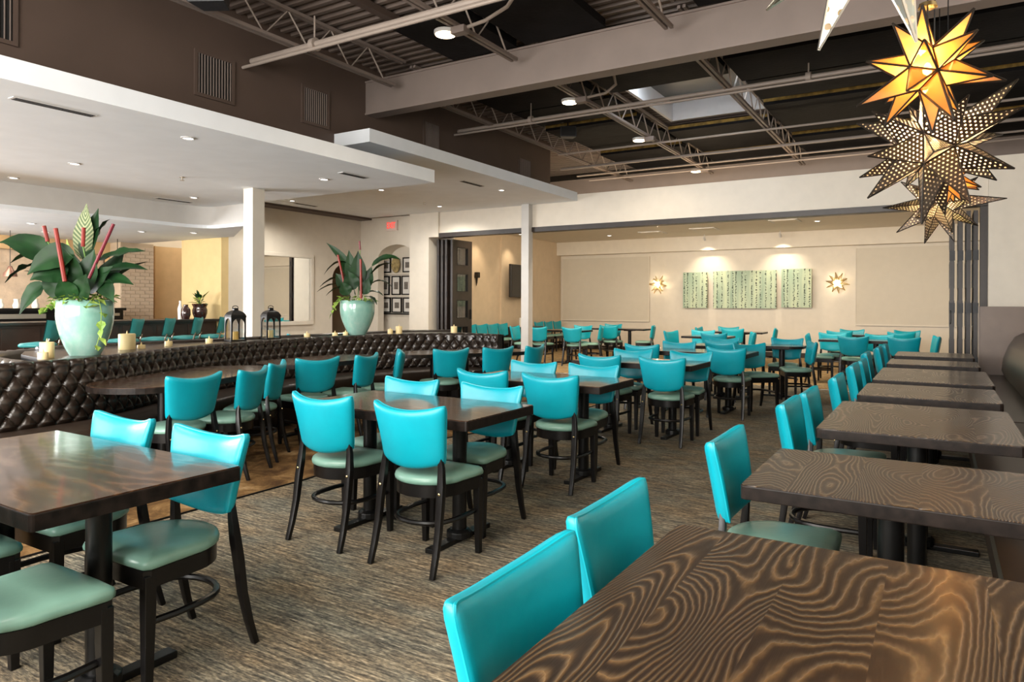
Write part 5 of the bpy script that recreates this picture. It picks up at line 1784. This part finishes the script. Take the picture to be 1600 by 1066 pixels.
def star(name, label, cat, loc, Rt, core, matl, lead, lead_r, rot, power, col, cord_to=None, group=None, jitter=0.0, seed=1, wall=False, lens=None):
    rnd = random.Random(seed)
    t = thing(name, label, cat, loc, 0, group)
    V, F = ico()
    Mr = Matrix.Rotation(rot[2], 3, 'Z') @ Matrix.Rotation(rot[1], 3, 'Y') @ Matrix.Rotation(rot[0], 3, 'X')
    V = [Mr @ v * core for v in V]
    fr_ = MB()
    edges = set()
    first = True
    for f in F:
        c = (V[f[0]] + V[f[1]] + V[f[2]]) / 3
        d = c.normalized()
        if wall and d.y > 0.35:
            continue
        tip = d * Rt * (lens[F.index(f)] if lens else 1 + rnd.uniform(-jitter, jitter))
        m = MB()
        uvs = []
        for a, b in ((0, 1), (1, 2), (2, 0)):
            p, q = V[f[a]], V[f[b]]
            m.add([p, q, tip], [(0, 1, 2)])
            ex = (q - p).normalized()
            ey = (tip - (p + q) / 2).normalized()
            for w in (p, q, tip):
                uvs.append(((w - (p + q) / 2).dot(ex) + 5, (w - (p + q) / 2).dot(ey) + 5))
            fr_.tube([p, tip], lead_r, 4)
            k = tuple(sorted((f[a], f[b])))
            if k not in edges:
                edges.add(k)
                fr_.tube([p, q], lead_r * 1.15, 4)
        me = bpy.data.meshes.new('star_point')
        me.from_pydata(m.v, [], m.f)
        uvl = me.uv_layers.new(name='UVMap')
        for lp in me.loops:
            uvl.data[lp.index].uv = uvs[lp.vertex_index]
        link('star_point', me, matl, t)
    fr_.obj('lead_frame', lead, t)
    MB().lathe([(0.001, -0.035 * core / 0.14), (0.022 * core / 0.14, -0.02 * core / 0.14), (0.026 * core / 0.14, 0.0), (0.012 * core / 0.14, 0.035 * core / 0.14), (0.001, 0.04 * core / 0.14)], n=12).obj('bulb', bulb_m, t, smooth=True)
    l = bpy.data.lights.new(name + '_light', 'POINT')
    l.energy = power
    l.color = col
    l.shadow_soft_size = 0.03
    lo = bpy.data.objects.new(name + '_light', l)
    COL.objects.link(lo)
    lo.parent = t
    lo.location = (0, 0, 0.045 * core / 0.14) if not wall else (0, -0.06, 0.0)
    if wall:
        MB().lathe([(0.05, 0), (0.05, 0.135)], n=16).xf(Matrix.Rotation(R(-90), 4, 'X')).obj('wall_plate', brass, t, smooth=True)
    if cord_to:
        MB().tube([(0, 0, core), (0, 0, cord_to - loc[2])], 0.004, 6).obj('cord', black_metal, t)
        MB().lathe([(0.001, Rt * 0.93 + 0.03), (0.035, Rt * 0.93 + 0.02), (0.04, Rt * 0.93), (0.001, Rt * 0.93 - 0.005)], n=16).obj('cap', brass, t, smooth=True)
    return t


WARM = (1.0, 0.62, 0.28)
G = 'hanging star lamps'
L0_ = [1.0] * 20
L0_[8] = 0.7
L1_ = [0.95, 0.95, 0.95, 1.02, 1.12, 0.95, 1.06, 0.95, 1.15, 0.94, 0.95, 0.95, 0.95, 0.95, 0.91, 0.91, 0.9, 0.95, 0.86, 0.95]
L2_ = [0.95, 0.95, 1.04, 0.88, 0.95, 0.98, 0.95, 1.11, 0.86, 0.95, 0.98, 0.83, 0.95, 0.95, 0.95, 0.85, 0.95, 1.08, 0.95, 0.93]
L4_ = [0.95, 0.95, 1.17, 0.95, 0.95, 1.14, 1.19, 0.95, 1.04, 1.07, 0.95, 1.28, 0.95, 1.21, 0.95, 1.17, 0.95, 0.95, 0.95, 0.96]
star('star_lamp', 'chrome perforated star lamp cut by the top edge, only its lower spikes showing', 'lamp', (-0.177, 2.526, 2.651), 0.453, 0.13, perf_big, nickel, 0.005, (0.408, 0.216, 1.72), 55, WARM, 4.5, G, 0.0, 2, False, L0_)
star('star_lamp', 'glowing amber glass star lamp, uppermost whole one', 'lamp', (-0.05, 3.72, 2.447), 0.305, 0.108, amber, dark_metal, 0.0052, (-2.063, -1.834, -0.724), 22, WARM, 4.5, G, 0.06, 11, False, L1_)
star('star_lamp', 'large punched tin star lamp below the amber one', 'lamp', (-0.028, 4.56, 2.26), 0.47, 0.155, perf, dark_metal, 0.0045, (2.476, 2.641, -0.143), 75, WARM, 4.5, G, 0.10, 5, False, L2_)
star('star_lamp', 'small amber glass star lamp glimpsed behind the large tin one', 'lamp', (0.05, 6.25, 2.34), 0.25, 0.09, amber, dark_metal, 0.005, (R(5), R(25), R(10)), 13, WARM, 4.5, G, 0.05, 8)
star('star_lamp', 'lowest punched tin star lamp at the far end of the row', 'lamp', (-0.006, 6.92, 2.225), 0.37, 0.13, perf, dark_metal, 0.004, (-2.738, 1.633, -1.705), 28, WARM, 4.5, G, 0.08, 6, False, L4_)
pale_glass = bpy.data.materials.new('pale_star_glass')
pale_glass.use_nodes = True
nt = pale_glass.node_tree
nt.nodes.clear()
_o = nt.nodes.new('ShaderNodeOutputMaterial')
_m = nt.nodes.new('ShaderNodeMixShader')
_m.inputs[0].default_value = 0.45
_a = nt.nodes.new('ShaderNodeBsdfTranslucent')
_a.inputs[0].default_value = (1, 0.85, 0.6, 1)
_b = nt.nodes.new('ShaderNodeBsdfTransparent')
nt.links.new(_a.outputs[0], _m.inputs[1])
nt.links.new(_b.outputs[0], _m.inputs[2])
nt.links.new(_m.outputs[0], _o.inputs[0])
for (x, lab) in ((-6.745, 'glowing star sconce left of the paintings'), (-2.153, 'glowing star sconce right of the paintings')):
    star('star_sconce', lab, 'sconce', (x, 18.86, 1.895), 0.27, 0.09, pale_glass, brass, 0.006, (R(10), R(5), R(18 if x < -4 else 40)), 16, (1, 0.80, 0.52), None, 'star sconces', 0.08, 3, True)
